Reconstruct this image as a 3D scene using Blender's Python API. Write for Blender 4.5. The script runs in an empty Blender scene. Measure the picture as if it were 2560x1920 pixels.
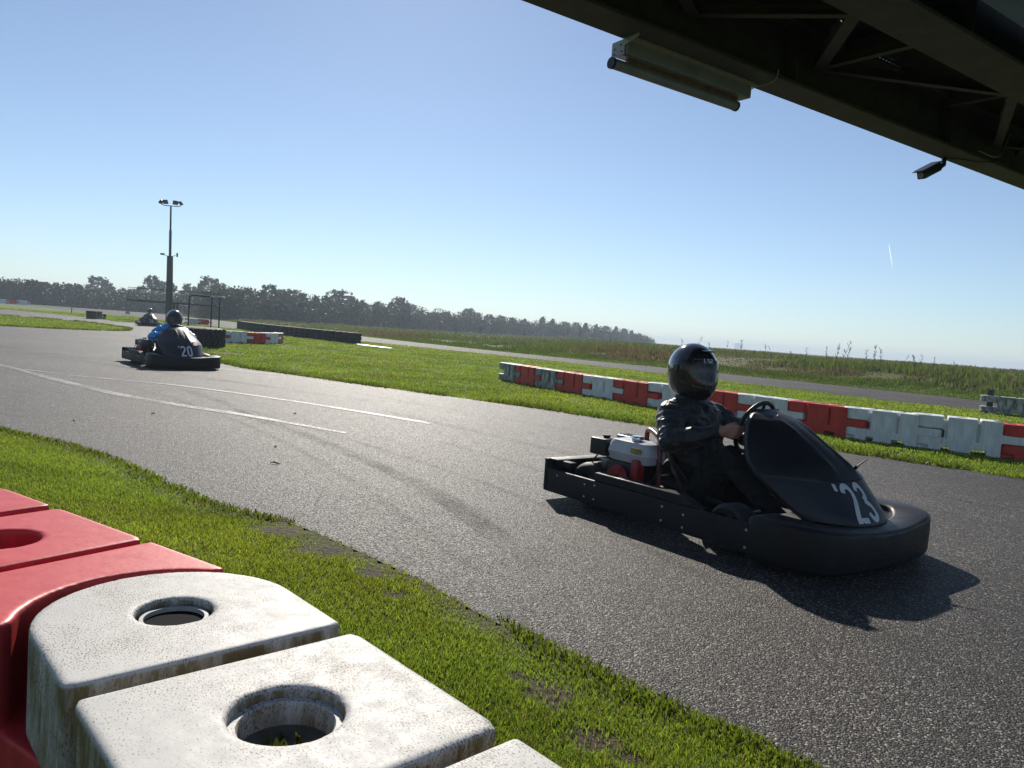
import bpy, bmesh, math, random
import numpy as np
from mathutils import Vector, Matrix, noise

random.seed(7)
RNG = np.random.default_rng(11)
SC = bpy.context.scene
COL = SC.collection
R = math.radians

# ------------------------------------------------------------------ camera
cam_data = bpy.data.cameras.new('camera')
cam_data.sensor_width = 36.0
cam_data.lens = 36.0 * 1900.0 / 2560.0
cam_data.clip_start = 0.05
cam_data.clip_end = 9000.0
camera = bpy.data.objects.new('camera', cam_data)
COL.objects.link(camera)
PITCH, ROLL, CAM_H = R(3.854), R(4.118), 1.0
_f = Vector((0, math.cos(PITCH), -math.sin(PITCH)))
_r = Vector((1, 0, 0))
_u = _r.cross(_f)
_R = math.cos(ROLL) * _r + math.sin(ROLL) * _u
_U = -math.sin(ROLL) * _r + math.cos(ROLL) * _u
camera.matrix_world = Matrix(((_R.x, _U.x, -_f.x, 0), (_R.y, _U.y, -_f.y, 0),
                              (_R.z, _U.z, -_f.z, CAM_H), (0, 0, 0, 1)))
SC.camera = camera

# ------------------------------------------------------------------ sky, sun, exposure
SUN_EL, SUN_AZ = R(30.0), R(-9.0)          # azimuth from +Y towards +X
world = bpy.data.worlds.new('World')
SC.world = world
world.use_nodes = True
wn = world.node_tree.nodes
sky = wn.new('ShaderNodeTexSky')
sky.sky_type = 'NISHITA'
sky.sun_disc = False
sky.sun_elevation = SUN_EL
sky.sun_rotation = SUN_AZ
sky.altitude = 0.0
sky.air_density = 0.9
sky.dust_density = 0.08
sky.ozone_density = 3.0
wn['Background'].inputs['Strength'].default_value = 0.073
wbal = wn.new('ShaderNodeMix')               # white balance of the photograph: a little cooler
wbal.data_type = 'RGBA'
wbal.blend_type = 'MULTIPLY'
wbal.inputs[0].default_value = 1.0
wbal.inputs[7].default_value = (0.875, 0.985, 1.075, 1)
world.node_tree.links.new(sky.outputs['Color'], wbal.inputs[6])
hs = wn.new('ShaderNodeHueSaturation')
hs.inputs['Saturation'].default_value = 0.84
world.node_tree.links.new(wbal.outputs[2], hs.inputs['Color'])
world.node_tree.links.new(hs.outputs['Color'], wn['Background'].inputs['Color'])
sun_data = bpy.data.lights.new('sun', 'SUN')
sun_data.energy = 4.2
sun_data.angle = R(0.5)
sun_data.color = (1.0, 0.93, 0.82)
sun = bpy.data.objects.new('sun', sun_data)
COL.objects.link(sun)
sun_dir = Vector((math.sin(SUN_AZ) * math.cos(SUN_EL), math.cos(SUN_AZ) * math.cos(SUN_EL), math.sin(SUN_EL)))
sun.rotation_euler = sun_dir.to_track_quat('Z', 'Y').to_euler()
sun.location = (0, 0, 40)
SC.view_settings.view_transform = 'Standard'
SC.view_settings.look = 'None'
SC.view_settings.gamma = 1.0
SC.view_settings.exposure = 0.42
SC.view_settings.use_curve_mapping = False
SC.render.engine = 'CYCLES'
SC.cycles.use_denoising = True
SC.cycles.max_bounces = 8
SC.cycles.transparent_max_bounces = 16
SC.cycles.volume_bounces = 0
SC.cycles.caustics_reflective = False
SC.cycles.caustics_refractive = False
SC.cycles.sample_clamp_indirect = 6.0


# ------------------------------------------------------------------ helpers: materials
class NT:
    def __init__(self, m):
        self.t = m.node_tree
        self.n = m.node_tree.nodes

    def add(self, kind, **kw):
        nd = self.n.new(kind)
        ins = kw.pop('ins', {})
        for k, v in kw.items():
            setattr(nd, k, v)
        for k, v in ins.items():
            if isinstance(v, bpy.types.NodeSocket):
                self.t.links.new(v, nd.inputs[k])
            else:
                nd.inputs[k].default_value = v
        return nd

    def link(self, a, b):
        self.t.links.new(a, b)

    def ramp(self, fac, stops, interp='LINEAR'):
        nd = self.n.new('ShaderNodeValToRGB')
        nd.color_ramp.interpolation = interp
        els = nd.color_ramp.elements
        while len(els) < len(stops):
            els.new(0.5)
        for e, (p, c) in zip(els, stops):
            e.position = p
            e.color = c if len(c) == 4 else (*c, 1.0)
        self.t.links.new(fac, nd.inputs[0])
        return nd.outputs['Color']

    def mix(self, fac, a, b, mode='MIX'):
        nd = self.n.new('ShaderNodeMix')
        nd.data_type = 'RGBA'
        nd.blend_type = mode
        for k, v in ((0, fac), (6, a), (7, b)):
            if isinstance(v, bpy.types.NodeSocket):
                self.t.links.new(v, nd.inputs[k])
            elif k == 0:
                nd.inputs[0].default_value = v
            else:
                nd.inputs[k].default_value = v if len(v) == 4 else (*v, 1.0)
        return nd.outputs[2]

    def coord(self, out='Object'):
        return self.n.new('ShaderNodeTexCoord').outputs[out]

    def noise(self, vec, scale, detail=3.0, rough=0.5):
        return self.add('ShaderNodeTexNoise', ins={'Vector': vec, 'Scale': scale, 'Detail': detail, 'Roughness': rough}).outputs['Fac']

    def bump(self, height, strength, dist, normal=None):
        nd = self.add('ShaderNodeBump', ins={'Height': height, 'Strength': strength, 'Distance': dist})
        if normal is not None:
            self.link(normal, nd.inputs['Normal'])
        return nd.outputs['Normal']


MATS = {}


def newmat(name):
    m = bpy.data.materials.new(name)
    m.use_nodes = True
    nt = NT(m)
    return m, nt, nt.n['Principled BSDF']


def plain(name, col, rough=0.5, metal=0.0, spec=0.5, var=0.0, scale=20.0, bump=0.0, bscale=60.0, coat=0.0, bdist=0.004):
    """painted / moulded surface with a little tonal variation, scuffs and fine relief"""
    if name in MATS:
        return MATS[name]
    m, nt, b = newmat(name)
    co = nt.coord()
    b.inputs['Roughness'].default_value = rough
    b.inputs['Metallic'].default_value = metal
    b.inputs['Specular IOR Level'].default_value = spec
    b.inputs['Coat Weight'].default_value = coat
    b.inputs['Coat Roughness'].default_value = 0.05
    if var > 0:
        n = nt.noise(co, scale, 5.0, 0.65)
        lo = [c * (1 - var) for c in col]
        hi = [min(1, c * (1 + var) + 0.01 * var) for c in col]
        c = nt.ramp(n, [(0.3, lo), (0.7, hi)])
        nt.link(c, b.inputs['Base Color'])
        rr = nt.add('ShaderNodeMapRange', ins={'Value': n, 'From Min': 0.3, 'From Max': 0.7, 'To Min': max(0.02, rough - 0.1), 'To Max': min(1, rough + 0.12)})
        nt.link(rr.outputs[0], b.inputs['Roughness'])
    else:
        b.inputs['Base Color'].default_value = (*col, 1)
    if bump > 0:
        nt.link(nt.bump(nt.noise(co, bscale, 4.0, 0.6), bump, bdist), b.inputs['Normal'])
    MATS[name] = m
    return m


# ------------------------------------------------------------------ helpers: objects
def tag(o, label=None, cat=None, group=None, kind=None):
    if label:
        o['label'] = label
    if cat:
        o['category'] = cat
    if group:
        o['group'] = group
    if kind:
        o['kind'] = kind
    return o


def link(name, me, mat=None, parent=None, smooth=None):
    o = bpy.data.objects.new(name, me)
    COL.objects.link(o)
    if mat is not None and not me.materials:
        me.materials.append(mat)
    if parent is not None:
        o.parent = parent
    return o


def empty(name, loc=(0, 0, 0), rz=0.0, **kw):
    o = bpy.data.objects.new(name, None)
    o.empty_display_size = 0.1
    COL.objects.link(o)
    o.location = loc
    o.rotation_euler = (0, 0, rz)
    tag(o, **kw)
    return o


def shade(me, angle=40.0):
    """smooth faces, sharp where edges turn by more than angle"""
    n = len(me.polygons)
    me.polygons.foreach_set('use_smooth', np.ones(n, dtype=bool))
    me.set_sharp_from_angle(angle=R(angle))
    return me


class MB:
    """collects solids in one bmesh"""

    def __init__(self):
        self.bm = bmesh.new()

    def _xf(self, verts, mat):
        if mat is not None:
            bmesh.ops.transform(self.bm, matrix=mat, verts=verts)

    def box(self, c, s, bevel=0.0, seg=2, mat=None):
        r = bmesh.ops.create_cube(self.bm, size=1.0)
        vs = r['verts']
        bmesh.ops.transform(self.bm, matrix=Matrix.Translation(c) @ Matrix.Diagonal((*s, 1)), verts=vs)
        if bevel > 0:
            es = list({e for v in vs for e in v.link_edges})
            rb = bmesh.ops.bevel(self.bm, geom=es, offset=bevel, segments=seg, affect='EDGES', profile=0.6)
            vs = list({v for f in rb['faces'] for v in f.verts} | {v for v in vs if v.is_valid})
            seen = set(vs)
            st = list(vs)
            while st:
                v = st.pop()
                for e in v.link_edges:
                    w = e.other_vert(v)
                    if w not in seen:
                        seen.add(w)
                        st.append(w)
            vs = list(seen)
        self._xf(vs, mat)
        return self

    def tube(self, pts, r, seg=8, caps=True, closed=False, mat=None):
        pts = [Vector(p) for p in pts]
        n = len(pts)
        rad = r if isinstance(r, (list, tuple)) else [r] * n
        rings = []
        up = None
        for i, p in enumerate(pts):
            a = pts[(i - 1) % n] if (i > 0 or closed) else p
            b = pts[(i + 1) % n] if (i < n - 1 or closed) else p
            t = (b - a).normalized()
            if up is None:
                up = Vector((0, 0, 1)) if abs(t.z) < 0.9 else Vector((1, 0, 0))
            x = up.cross(t)
            if x.length < 1e-5:
                x = Vector((1, 0, 0)).cross(t)
            x.normalize()
            y = t.cross(x).normalized()
            up = y
            rings.append([self.bm.verts.new(p + rad[i] * (math.cos(2 * math.pi * k / seg) * x + math.sin(2 * math.pi * k / seg) * y)) for k in range(seg)])
        m = n if closed else n - 1
        for i in range(m):
            A, B = rings[i], rings[(i + 1) % n]
            for k in range(seg):
                self.bm.faces.new((A[k], A[(k + 1) % seg], B[(k + 1) % seg], B[k]))
        if caps and not closed:
            self.bm.faces.new(list(reversed(rings[0])))
            self.bm.faces.new(rings[-1])
        self._xf([v for q in rings for v in q], mat)
        return self

    def lathe(self, prof, seg=24, mat=None, closed=True):
        """profile [(radius, z)] revolved about local z; closed = the profile is a loop"""
        rings = []
        for (r, z) in prof:
            rings.append([self.bm.verts.new((max(r, 1e-4) * math.cos(2 * math.pi * k / seg), max(r, 1e-4) * math.sin(2 * math.pi * k / seg), z)) for k in range(seg)])
        n = len(prof)
        for i in range(n if closed else n - 1):
            A, B = rings[i], rings[(i + 1) % n]
            for k in range(seg):
                self.bm.faces.new((A[k], A[(k + 1) % seg], B[(k + 1) % seg], B[k]))
        if not closed:
            self.bm.faces.new(list(reversed(rings[0])))
            self.bm.faces.new(rings[-1])
        self._xf([v for q in rings for v in q], mat)
        return self

    def prism(self, poly, z0, z1, mat=None):
        lo = [self.bm.verts.new((x, y, z0)) for x, y in poly]
        hi = [self.bm.verts.new((x, y, z1)) for x, y in poly]
        n = len(poly)
        self.bm.faces.new(list(reversed(lo)))
        self.bm.faces.new(hi)
        for i in range(n):
            j = (i + 1) % n
            self.bm.faces.new((lo[i], lo[j], hi[j], hi[i]))
        self._xf(lo + hi, mat)
        return self

    def ring(self, outer, inner, z0, z1):
        """solid between two matching loops of plan points"""
        n = len(outer)
        a = [self.bm.verts.new((*p, z0)) for p in outer]
        b = [self.bm.verts.new((*p, z1)) for p in outer]
        c = [self.bm.verts.new((*p, z1)) for p in inner]
        d = [self.bm.verts.new((*p, z0)) for p in inner]
        for i in range(n):
            j = (i + 1) % n
            for s, t in ((a, b), (b, c), (c, d), (d, a)):
                self.bm.faces.new((s[i], s[j], t[j], t[i]))
        return self

    def loft(self, rings, caps=True, closed_ring=True):
        vs = [[self.bm.verts.new(p) for p in q] for q in rings]
        m = len(vs[0])
        for A, B in zip(vs[:-1], vs[1:]):
            for k in range(m if closed_ring else m - 1):
                self.bm.faces.new((A[k], A[(k + 1) % m], B[(k + 1) % m], B[k]))
        if caps and closed_ring:
            self.bm.faces.new(list(reversed(vs[0])))
            self.bm.faces.new(vs[-1])
        return self

    def mesh(self, name, angle=40.0, recalc=True):
        if recalc:
            bmesh.ops.recalc_face_normals(self.bm, faces=self.bm.faces)
        me = bpy.data.meshes.new(name)
        self.bm.to_mesh(me)
        self.bm.free()
        if angle is not None:
            shade(me, angle)
        return me

    def build(self, name, mat, parent=None, angle=40.0):
        return link(name, self.mesh(name, angle), mat, parent)


def np_mesh(name, V, quads=None, tris=None, col=None):
    me = bpy.data.meshes.new(name)
    V = np.asarray(V, dtype=np.float32)
    nq = 0 if quads is None else len(quads)
    nt_ = 0 if tris is None else len(tris)
    me.vertices.add(len(V))
    me.vertices.foreach_set('co', V.ravel())
    me.loops.add(nq * 4 + nt_ * 3)
    me.polygons.add(nq + nt_)
    li = []
    if nq:
        li.append(np.asarray(quads).ravel())
    if nt_:
        li.append(np.asarray(tris).ravel())
    me.loops.foreach_set('vertex_index', np.concatenate(li).astype(np.int32))
    tot = np.concatenate([np.full(nq, 4), np.full(nt_, 3)]).astype(np.int32)
    st = np.concatenate([[0], np.cumsum(tot)[:-1]]).astype(np.int32)
    me.polygons.foreach_set('loop_start', st)
    if col is not None:
        a = me.attributes.new('Col', 'FLOAT_COLOR', 'POINT')
        c4 = np.ones((len(V), 4), dtype=np.float32)
        c4[:, :3] = col
        a.data.foreach_set('color', c4.ravel())
    me.update()
    me.validate()
    return me


def evaluated(o, name):
    """mesh of an object with its modifiers applied; the object itself is removed"""
    dg = bpy.context.evaluated_depsgraph_get()
    me = bpy.data.meshes.new_from_object(o.evaluated_get(dg))
    me.name = name
    bpy.data.objects.remove(o)
    return me


def remeshed(me, voxel, smooth_it=3, smooth_f=0.5, name='mesh'):
    """one continuous skin round overlapping solids"""
    o = bpy.data.objects.new('tmp_remesh', me)
    COL.objects.link(o)
    m = o.modifiers.new('remesh', 'REMESH')
    m.mode = 'VOXEL'
    m.voxel_size = voxel
    m.use_smooth_shade = True
    if smooth_it:
        s = o.modifiers.new('smooth', 'SMOOTH')
        s.factor = smooth_f
        s.iterations = smooth_it
    out = evaluated(o, name)
    bpy.data.meshes.remove(me)
    return out


def copy_tree(o, parent=None):
    c = o.copy()
    COL.objects.link(c)
    c.parent = parent
    for ch in o.children:
        copy_tree(ch, c)
    return c


def pip(pts, poly):
    """points in polygon (numpy)"""
    x, y = pts[:, 0], pts[:, 1]
    inside = np.zeros(len(pts), bool)
    P = np.asarray(poly)
    n = len(P)
    j = n - 1
    for i in range(n):
        xi, yi = P[i]
        xj, yj = P[j]
        c = ((yi > y) != (yj > y)) & (x < (xj - xi) * (y - yi) / (yj - yi + 1e-12) + xi)
        inside ^= c
        j = i
    return inside


def dist_poly(pts, line):
    """distance to an open polyline and the x of the nearest point"""
    P = np.asarray(line, float)
    best = np.full(len(pts), 1e9)
    for a, b in zip(P[:-1], P[1:]):
        d = b - a
        t = np.clip(((pts - a) @ d) / (d @ d), 0, 1)
        q = a + t[:, None] * d
        best = np.minimum(best, np.hypot(*(pts - q).T))
    return best


def smooth_line(pts, n=6):
    """Catmull-Rom through the points"""
    P = [Vector((*p, 0)) if len(p) == 2 else Vector(p) for p in pts]
    out = []
    for i in range(len(P) - 1):
        p0, p1, p2, p3 = P[max(i - 1, 0)], P[i], P[i + 1], P[min(i + 2, len(P) - 1)]
        for k in range(n):
            t = k / n
            out.append(0.5 * (2 * p1 + (p2 - p0) * t + (2 * p0 - 5 * p1 + 4 * p2 - p3) * t * t + (3 * p1 - p0 - 3 * p2 + p3) * t ** 3))
    out.append(P[-1])
    return out


def sstep(a, b, x):
    t = np.clip((x - a) / (b - a), 0, 1)
    return t * t * (3 - 2 * t)


def vnoise(x, y, scale, seed=0):
    """cheap smooth value noise (numpy) in 0..1"""
    x = x * scale + seed * 17.3
    y = y * scale + seed * 9.1
    xi, yi = np.floor(x), np.floor(y)
    fx, fy = x - xi, y - yi
    fx = fx * fx * (3 - 2 * fx)
    fy = fy * fy * (3 - 2 * fy)

    def h(a, b):
        v = np.sin(a * 127.1 + b * 311.7) * 43758.5453
        return v - np.floor(v)
    return (h(xi, yi) * (1 - fx) + h(xi + 1, yi) * fx) * (1 - fy) + (h(xi, yi + 1) * (1 - fx) + h(xi + 1, yi + 1) * fx) * fy


# ================================================================== THE SETTING
def xy(v):
    return [(p.x, p.y) for p in v]


MAIN_NEAR = xy(smooth_line([(-14, 11.6), (-9, 9.0), (-5.5, 6.8), (-3.8, 5.64), (-3.08, 5.23), (-2.52, 4.82), (-2.02, 4.36), (-1.48, 3.86),
                            (-1.03, 3.62), (-0.84, 3.46), (-0.6, 3.23), (-0.3, 2.92), (-0.05, 2.61), (0.21, 2.33), (0.52, 1.99), (0.75, 1.78),
                            (1.3, 0.9), (2.2, -1.5), (2.6, -5)], 4))
MAIN_FAR = xy(smooth_line([(9, -3), (8, 2), (6.2, 5.2), (4.75, 6.86), (4.1, 7.4), (3.45, 7.95), (2.59, 8.46), (1.58, 9.16), (0.13, 10.4), (-1.7, 11.57),
                           (-3.89, 13.16), (-4.95, 13.9), (-6.0, 15.3), (-7.54, 18.25), (-10.7, 24.9), (-15.87, 36.2), (-19.0, 42.6)], 4))
INNER_FAR = [(-20.6, 44.4), (-23.4, 44.2), (-28.3, 49.8), (-34.3, 54.6), (-42, 58), (-70, 66)]
ISLAND = xy(smooth_line([(-70, 48), (-40, 43.5), (-26.7, 39.4), (-24.2, 38.8), (-22.1, 38.2), (-17.8, 34.2), (-15.9, 31.5), (-14.8, 28.6), (-15.6, 26.4),
                         (-17.1, 25.2), (-20, 23.4), (-32, 20.0), (-60, 18)], 4))
MAIN_POLY = MAIN_NEAR + MAIN_FAR + INNER_FAR + ISLAND + [(-60, 15), (-30, 13)]
SEC_FAR = xy(smooth_line([(20, 10), (14.8, 19.0), (13.8, 22.0), (12.4, 24.2), (9.7, 27.2), (5.9, 31.6), (-0.94, 38.8), (-12.45, 54.7), (-23.8, 69.8),
                          (-36.8, 90.9), (-80, 150), (-125, 205), (-220, 300)], 4))
SEC_NEAR = xy(smooth_line([(-120, 135), (-66, 99), (-56, 90), (-46, 81), (-38.5, 74), (-20.3, 50.2), (-8.0, 39.2), (-0.76, 32.3), (4.8, 25.6), (7.5, 21.2), (9.3, 18.6),
                           (10.9, 17.2), (11.4, 15.8), (14, 8)], 4))
SEC_POLY = SEC_FAR + SEC_NEAR

NEAR_SIDE = [p for p in MAIN_NEAR] + [(-8, -5), (-30, 5)]     # the verge on the camera's side of the track


SOIL = [(0.17, 1.98, 0.13), (0.26, 1.74, 0.11), (0.06, 2.06, 0.08), (0.33, 1.66, 0.08), (-0.49, 2.90, 0.12), (-0.76, 3.16, 0.17), (-1.02, 3.45, 0.18), (-0.36, 2.66, 0.10), (-1.25, 3.70, 0.14)]


def bare_soil(x, y):
    n = vnoise(x, y, 9.0, 6) * 0.6 + vnoise(x, y, 24.0, 7) * 0.4
    w = np.zeros(len(x))
    for bx, by, br in SOIL:
        q = np.hypot(x - bx, y - by) / (br * 0.82)
        w = np.maximum(w, sstep(1.25, 0.35, q + (n - 0.5) * 1.3))
    return w


def ground_z(P):
    """terrain height at plan points (n,2)"""
    x, y = P[:, 0], P[:, 1]
    z = 0.012 * (vnoise(x, y, 1.7, 3) - 0.4) + 0.02 * (vnoise(x, y, 0.45, 5) - 0.5)
    near = pip(P, NEAR_SIDE)
    d1 = dist_poly(P, MAIN_NEAR)
    z = np.where(near, 0.017 + 0.115 * sstep(0.0, 1.0, d1) + z * 0.6 * sstep(0.0, 0.5, d1), z)
    beyond = ~near & (y > 9) & ~pip(P, SEC_FAR + [(-220, 0), (20, -20)])
    d2 = dist_poly(P, SEC_FAR)
    top = 0.14 + 0.50 * sstep(-6, 14, x)
    bank = top * sstep(0.2, 8.0, d2) + 0.07 * (vnoise(x, y, 0.35, 8) - 0.5) * sstep(0.5, 4, d2)
    z = np.where(beyond, bank + z, z)
    asph = pip(P, MAIN_POLY) | pip(P, SEC_POLY)
    return np.where(asph, -0.006, z)


def ground_color(P):
    x, y = P[:, 0], P[:, 1]
    n = len(P)
    c = np.tile(np.array([0.115, 0.17, 0.022]), (n, 1))
    v = vnoise(x, y, 0.5, 1) * 0.5 + vnoise(x, y, 1.9, 2) * 0.3 + vnoise(x, y, 6.0, 4) * 0.2
    c *= (0.72 + 0.55 * v)[:, None]
    near = pip(P, NEAR_SIDE)
    d1 = dist_poly(P, MAIN_NEAR)
    # worn soil along the track edge
    soil = np.array([0.075, 0.055, 0.038])
    w = bare_soil(x, y) * near
    w = np.maximum(w, 0.85 * sstep(0.13, 0.03, d1) * near)
    w = np.maximum(w, 0.75 * sstep(0.62, 0.78, vnoise(x, y, 0.8, 12) * 0.6 + vnoise(x, y, 3, 13) * 0.4) * sstep(5, 2, np.hypot(x + 7.2, (y - 20.6) * 0.8)))
    d2 = dist_poly(P, SEC_FAR)
    beyond = ~near & (y > 9) & ~pip(P, SEC_FAR + [(-220, 0), (20, -20)])
    w = np.maximum(w, 0.7 * beyond * sstep(1.6, 0.2, d2))
    c = c * (1 - w[:, None]) + soil * w[:, None]
    rough = np.array([0.085, 0.095, 0.03])
    wb = beyond * sstep(2.0, 6.0, d2) * (0.5 + 0.5 * vnoise(x, y, 0.25, 9))
    c = c * (1 - wb[:, None]) + rough * wb[:, None]
    return c


def build_ground():
    nr, na = 420, 460
    rr = np.concatenate([[0.0], 0.35 * (9000 / 0.35) ** (np.arange(nr) / (nr - 1))])
    # angles dense towards the view, sparse behind
    a1 = np.linspace(R(-45), R(45), 340)
    a2 = np.linspace(R(45), R(315), na - 340 + 2)[1:-1]
    aa = np.concatenate([a1, a2])
    m = len(aa)
    P = np.stack([np.outer(rr[1:], np.sin(aa)).ravel(), np.outer(rr[1:], np.cos(aa)).ravel()], 1)
    P = np.concatenate([[[0.0, 0.0]], P])
    z = ground_z(P)
    c = ground_color(P)
    far = np.hypot(P[:, 0], P[:, 1]) > 1000
    c[far] = np.array([0.09, 0.11, 0.035])
    V = np.concatenate([P, z[:, None]], 1)
    i = np.arange(nr - 1)[:, None]
    j = np.arange(m)[None, :]
    a = 1 + i * m + j
    b = 1 + i * m + (j + 1) % m
    q = np.stack([a, a + m, b + m, b], -1).reshape(-1, 4)
    t = np.stack([np.zeros(m, int), 1 + np.arange(m), 1 + (np.arange(m) + 1) % m], 1)
    me = np_mesh('grass_ground', V, q, t[:, [0, 1, 2]], c)
    me.polygons.foreach_set('use_smooth', np.ones(len(me.polygons), bool))
    m_, nt, b_ = newmat('turf')
    at = nt.add('ShaderNodeAttribute', attribute_name='Col')
    co = nt.coord()
    n1 = nt.noise(co, 38.0, 4, 0.7)
    n2 = nt.noise(co, 5.0, 4, 0.6)
    f1 = nt.ramp(n1, [(0.3, (0.55, 0.55, 0.55)), (0.7, (1.3, 1.25, 1.1))])
    f2 = nt.ramp(n2, [(0.3, (0.8, 0.8, 0.8)), (0.7, (1.15, 1.15, 1.1))])
    c1 = nt.mix(1.0, at.outputs['Color'], f1, 'MULTIPLY')
    c2 = nt.mix(1.0, c1, f2, 'MULTIPLY')
    nt.link(c2, b_.inputs['Base Color'])
    b_.inputs['Roughness'].default_value = 0.85
    b_.inputs['Specular IOR Level'].default_value = 0.2
    nt.link(nt.bump(n1, 0.9, 0.03), b_.inputs['Normal'])
    o = link('grass_ground', me, m_)
    return tag(o, 'short green turf with worn soil patches beside the track', 'ground', kind='structure')


build_ground()


def sheet(name, poly, z, mat, label, cat, n_sub=0):
    bm = bmesh.new()
    vs = [bm.verts.new((x, y, z)) for x, y in poly]
    es = [bm.edges.new((vs[i], vs[(i + 1) % len(vs)])) for i in range(len(vs))]
    bmesh.ops.triangle_fill(bm, use_beauty=True, edges=es)
    for f in bm.faces:
        if f.normal.z < 0:
            f.normal_flip()
    me = bpy.data.meshes.new(name)
    bm.to_mesh(me)
    bm.free()
    o = link(name, me, mat)
    return tag(o, label, cat, kind='structure')


def asphalt(name, base, light, speck, spec=0.30, r0=0.46):
    m, nt, b = newmat(name)
    co = nt.coord()
    vor = nt.add('ShaderNodeTexVoronoi', ins={'Vector': co, 'Scale': 165.0})
    v2 = nt.add('ShaderNodeTexVoronoi', ins={'Vector': co, 'Scale': 60.0})
    n_big = nt.noise(co, 0.55, 4, 0.6)
    n_mid = nt.noise(co, 7.0, 5, 0.65)
    n_fine = nt.noise(co, 210.0, 3, 0.7)
    sep = nt.add('ShaderNodeSeparateColor', ins={'Color': vor.outputs['Color']})
    stones = nt.ramp(sep.outputs[0], [(0.0, [c * 0.45 for c in base]), (0.55, base), (0.86, light), (1.0, speck)])
    tone = nt.ramp(n_big, [(0.3, (0.68, 0.67, 0.68)), (0.7, (1.30, 1.26, 1.20))])
    tone2 = nt.ramp(n_mid, [(0.25, (0.8, 0.8, 0.8)), (0.75, (1.2, 1.2, 1.2))])
    c = nt.mix(1.0, nt.mix(1.0, stones, tone, 'MULTIPLY'), tone2, 'MULTIPLY')
    nt.link(c, b.inputs['Base Color'])
    rr = nt.add('ShaderNodeMapRange', ins={'Value': sep.outputs[1], 'To Min': r0, 'To Max': min(1.0, r0 + 0.40)})
    nt.link(rr.outputs[0], b.inputs['Roughness'])
    b.inputs['Specular IOR Level'].default_value = spec
    h1 = nt.add('ShaderNodeMath', operation='MULTIPLY', ins={0: vor.outputs['Distance'], 1: -0.8})
    h2 = nt.add('ShaderNodeMath', operation='MULTIPLY_ADD', ins={0: v2.outputs['Distance'], 1: -0.35, 2: h1.outputs[0]})
    h3 = nt.add('ShaderNodeMath', operation='MULTIPLY_ADD', ins={0: n_fine, 1: 0.4, 2: h2.outputs[0]})
    nt.link(nt.bump(h3.outputs[0], 0.9, 0.0055), b.inputs['Normal'])
    return m


M_ASPH = asphalt('worn_asphalt', (0.025, 0.0222, 0.0208), (0.076, 0.068, 0.061), (0.38, 0.355, 0.315))
M_ASPH2 = asphalt('pale_asphalt', (0.055, 0.050, 0.050), (0.11, 0.102, 0.098), (0.25, 0.24, 0.23), 0.12, 0.6)
sheet('main_track', MAIN_POLY, 0.006, M_ASPH, 'coarse grey asphalt kart track curving past the near grass verge', 'track')
sheet('far_track', SEC_POLY, 0.005, M_ASPH2, 'paler asphalt straight running along the weedy bank', 'track')


def strip(name, left, right, z, mat, label, cat):
    """flat band between two edge lines"""
    n = min(len(left), len(right))
    V = [(x, y, z) for x, y in left[:n]] + [(x, y, z) for x, y in right[:n]]
    q = [(i, i + 1, n + i + 1, n + i) for i in range(n - 1)]
    me = np_mesh(name, V, q)
    if len(me.polygons) and me.polygons[0].normal.z < 0:
        me.flip_normals()
    return tag(link(name, me, mat), label, cat, kind='structure')


def worn_paint(name, col, wear, scale=30.0):
    m, nt, b = newmat(name)
    co = nt.coord()
    vor = nt.add('ShaderNodeTexVoronoi', ins={'Vector': co, 'Scale': 95.0})
    n = nt.noise(co, scale, 5, 0.75)
    n2 = nt.noise(co, 1.1, 3, 0.6)
    s = nt.add('ShaderNodeMath', operation='MULTIPLY_ADD', ins={0: n2, 1: 0.8, 2: n})
    s2 = nt.add('ShaderNodeMath', operation='MULTIPLY_ADD', ins={0: vor.outputs['Distance'], 1: 0.35, 2: s.outputs[0]})
    a = nt.add('ShaderNodeMapRange', ins={'Value': s2.outputs[0], 'From Min': wear - 0.16, 'From Max': wear + 0.20}).outputs[0]
    b.inputs['Base Color'].default_value = (*col, 1)
    b.inputs['Roughness'].default_value = 0.6
    inv = nt.add('ShaderNodeMath', operation='SUBTRACT', ins={0: 1.0, 1: a})
    nt.link(inv.outputs[0], b.inputs['Alpha'])
    nt.link(nt.bump(vor.outputs['Distance'], 0.5, -0.004), b.inputs['Normal'])
    return m


M_LINE = worn_paint('worn_white_paint', (0.42, 0.415, 0.40), 1.05)
M_LINE2 = worn_paint('thin_white_paint', (0.46, 0.45, 0.43), 1.10)
M_SKID, nt, b_ = newmat('rubber_film')
b_.inputs['Base Color'].default_value = (0.010, 0.009, 0.010, 1)
b_.inputs['Roughness'].default_value = 0.8
b_.inputs['Specular IOR Level'].default_value = 0.2
co = nt.coord()
sn = nt.add('ShaderNodeMath', operation='MULTIPLY', ins={0: nt.noise(co, 1.6, 4, 0.6), 1: nt.noise(co, 60.0, 4, 0.7)})
mr = nt.add('ShaderNodeMapRange', ins={'Value': sn.outputs[0], 'From Min': 0.15, 'From Max': 0.40, 'To Min': 0.0, 'To Max': 0.22})
nt.link(mr.outputs[0], b_.inputs['Alpha'])


def band(pts, w0, w1, n=6):
    ln = smooth_line(pts, n)
    L, Rr = [], []
    m = len(ln)
    for i, p in enumerate(ln):
        t = (ln[min(i + 1, m - 1)] - ln[max(i - 1, 0)]).normalized()
        nn = Vector((-t.y, t.x, 0))
        w = (w0 + (w1 - w0) * i / (m - 1)) / 2
        L.append((p.x + nn.x * w, p.y + nn.y * w))
        Rr.append((p.x - nn.x * w, p.y - nn.y * w))
    return L, Rr


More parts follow.
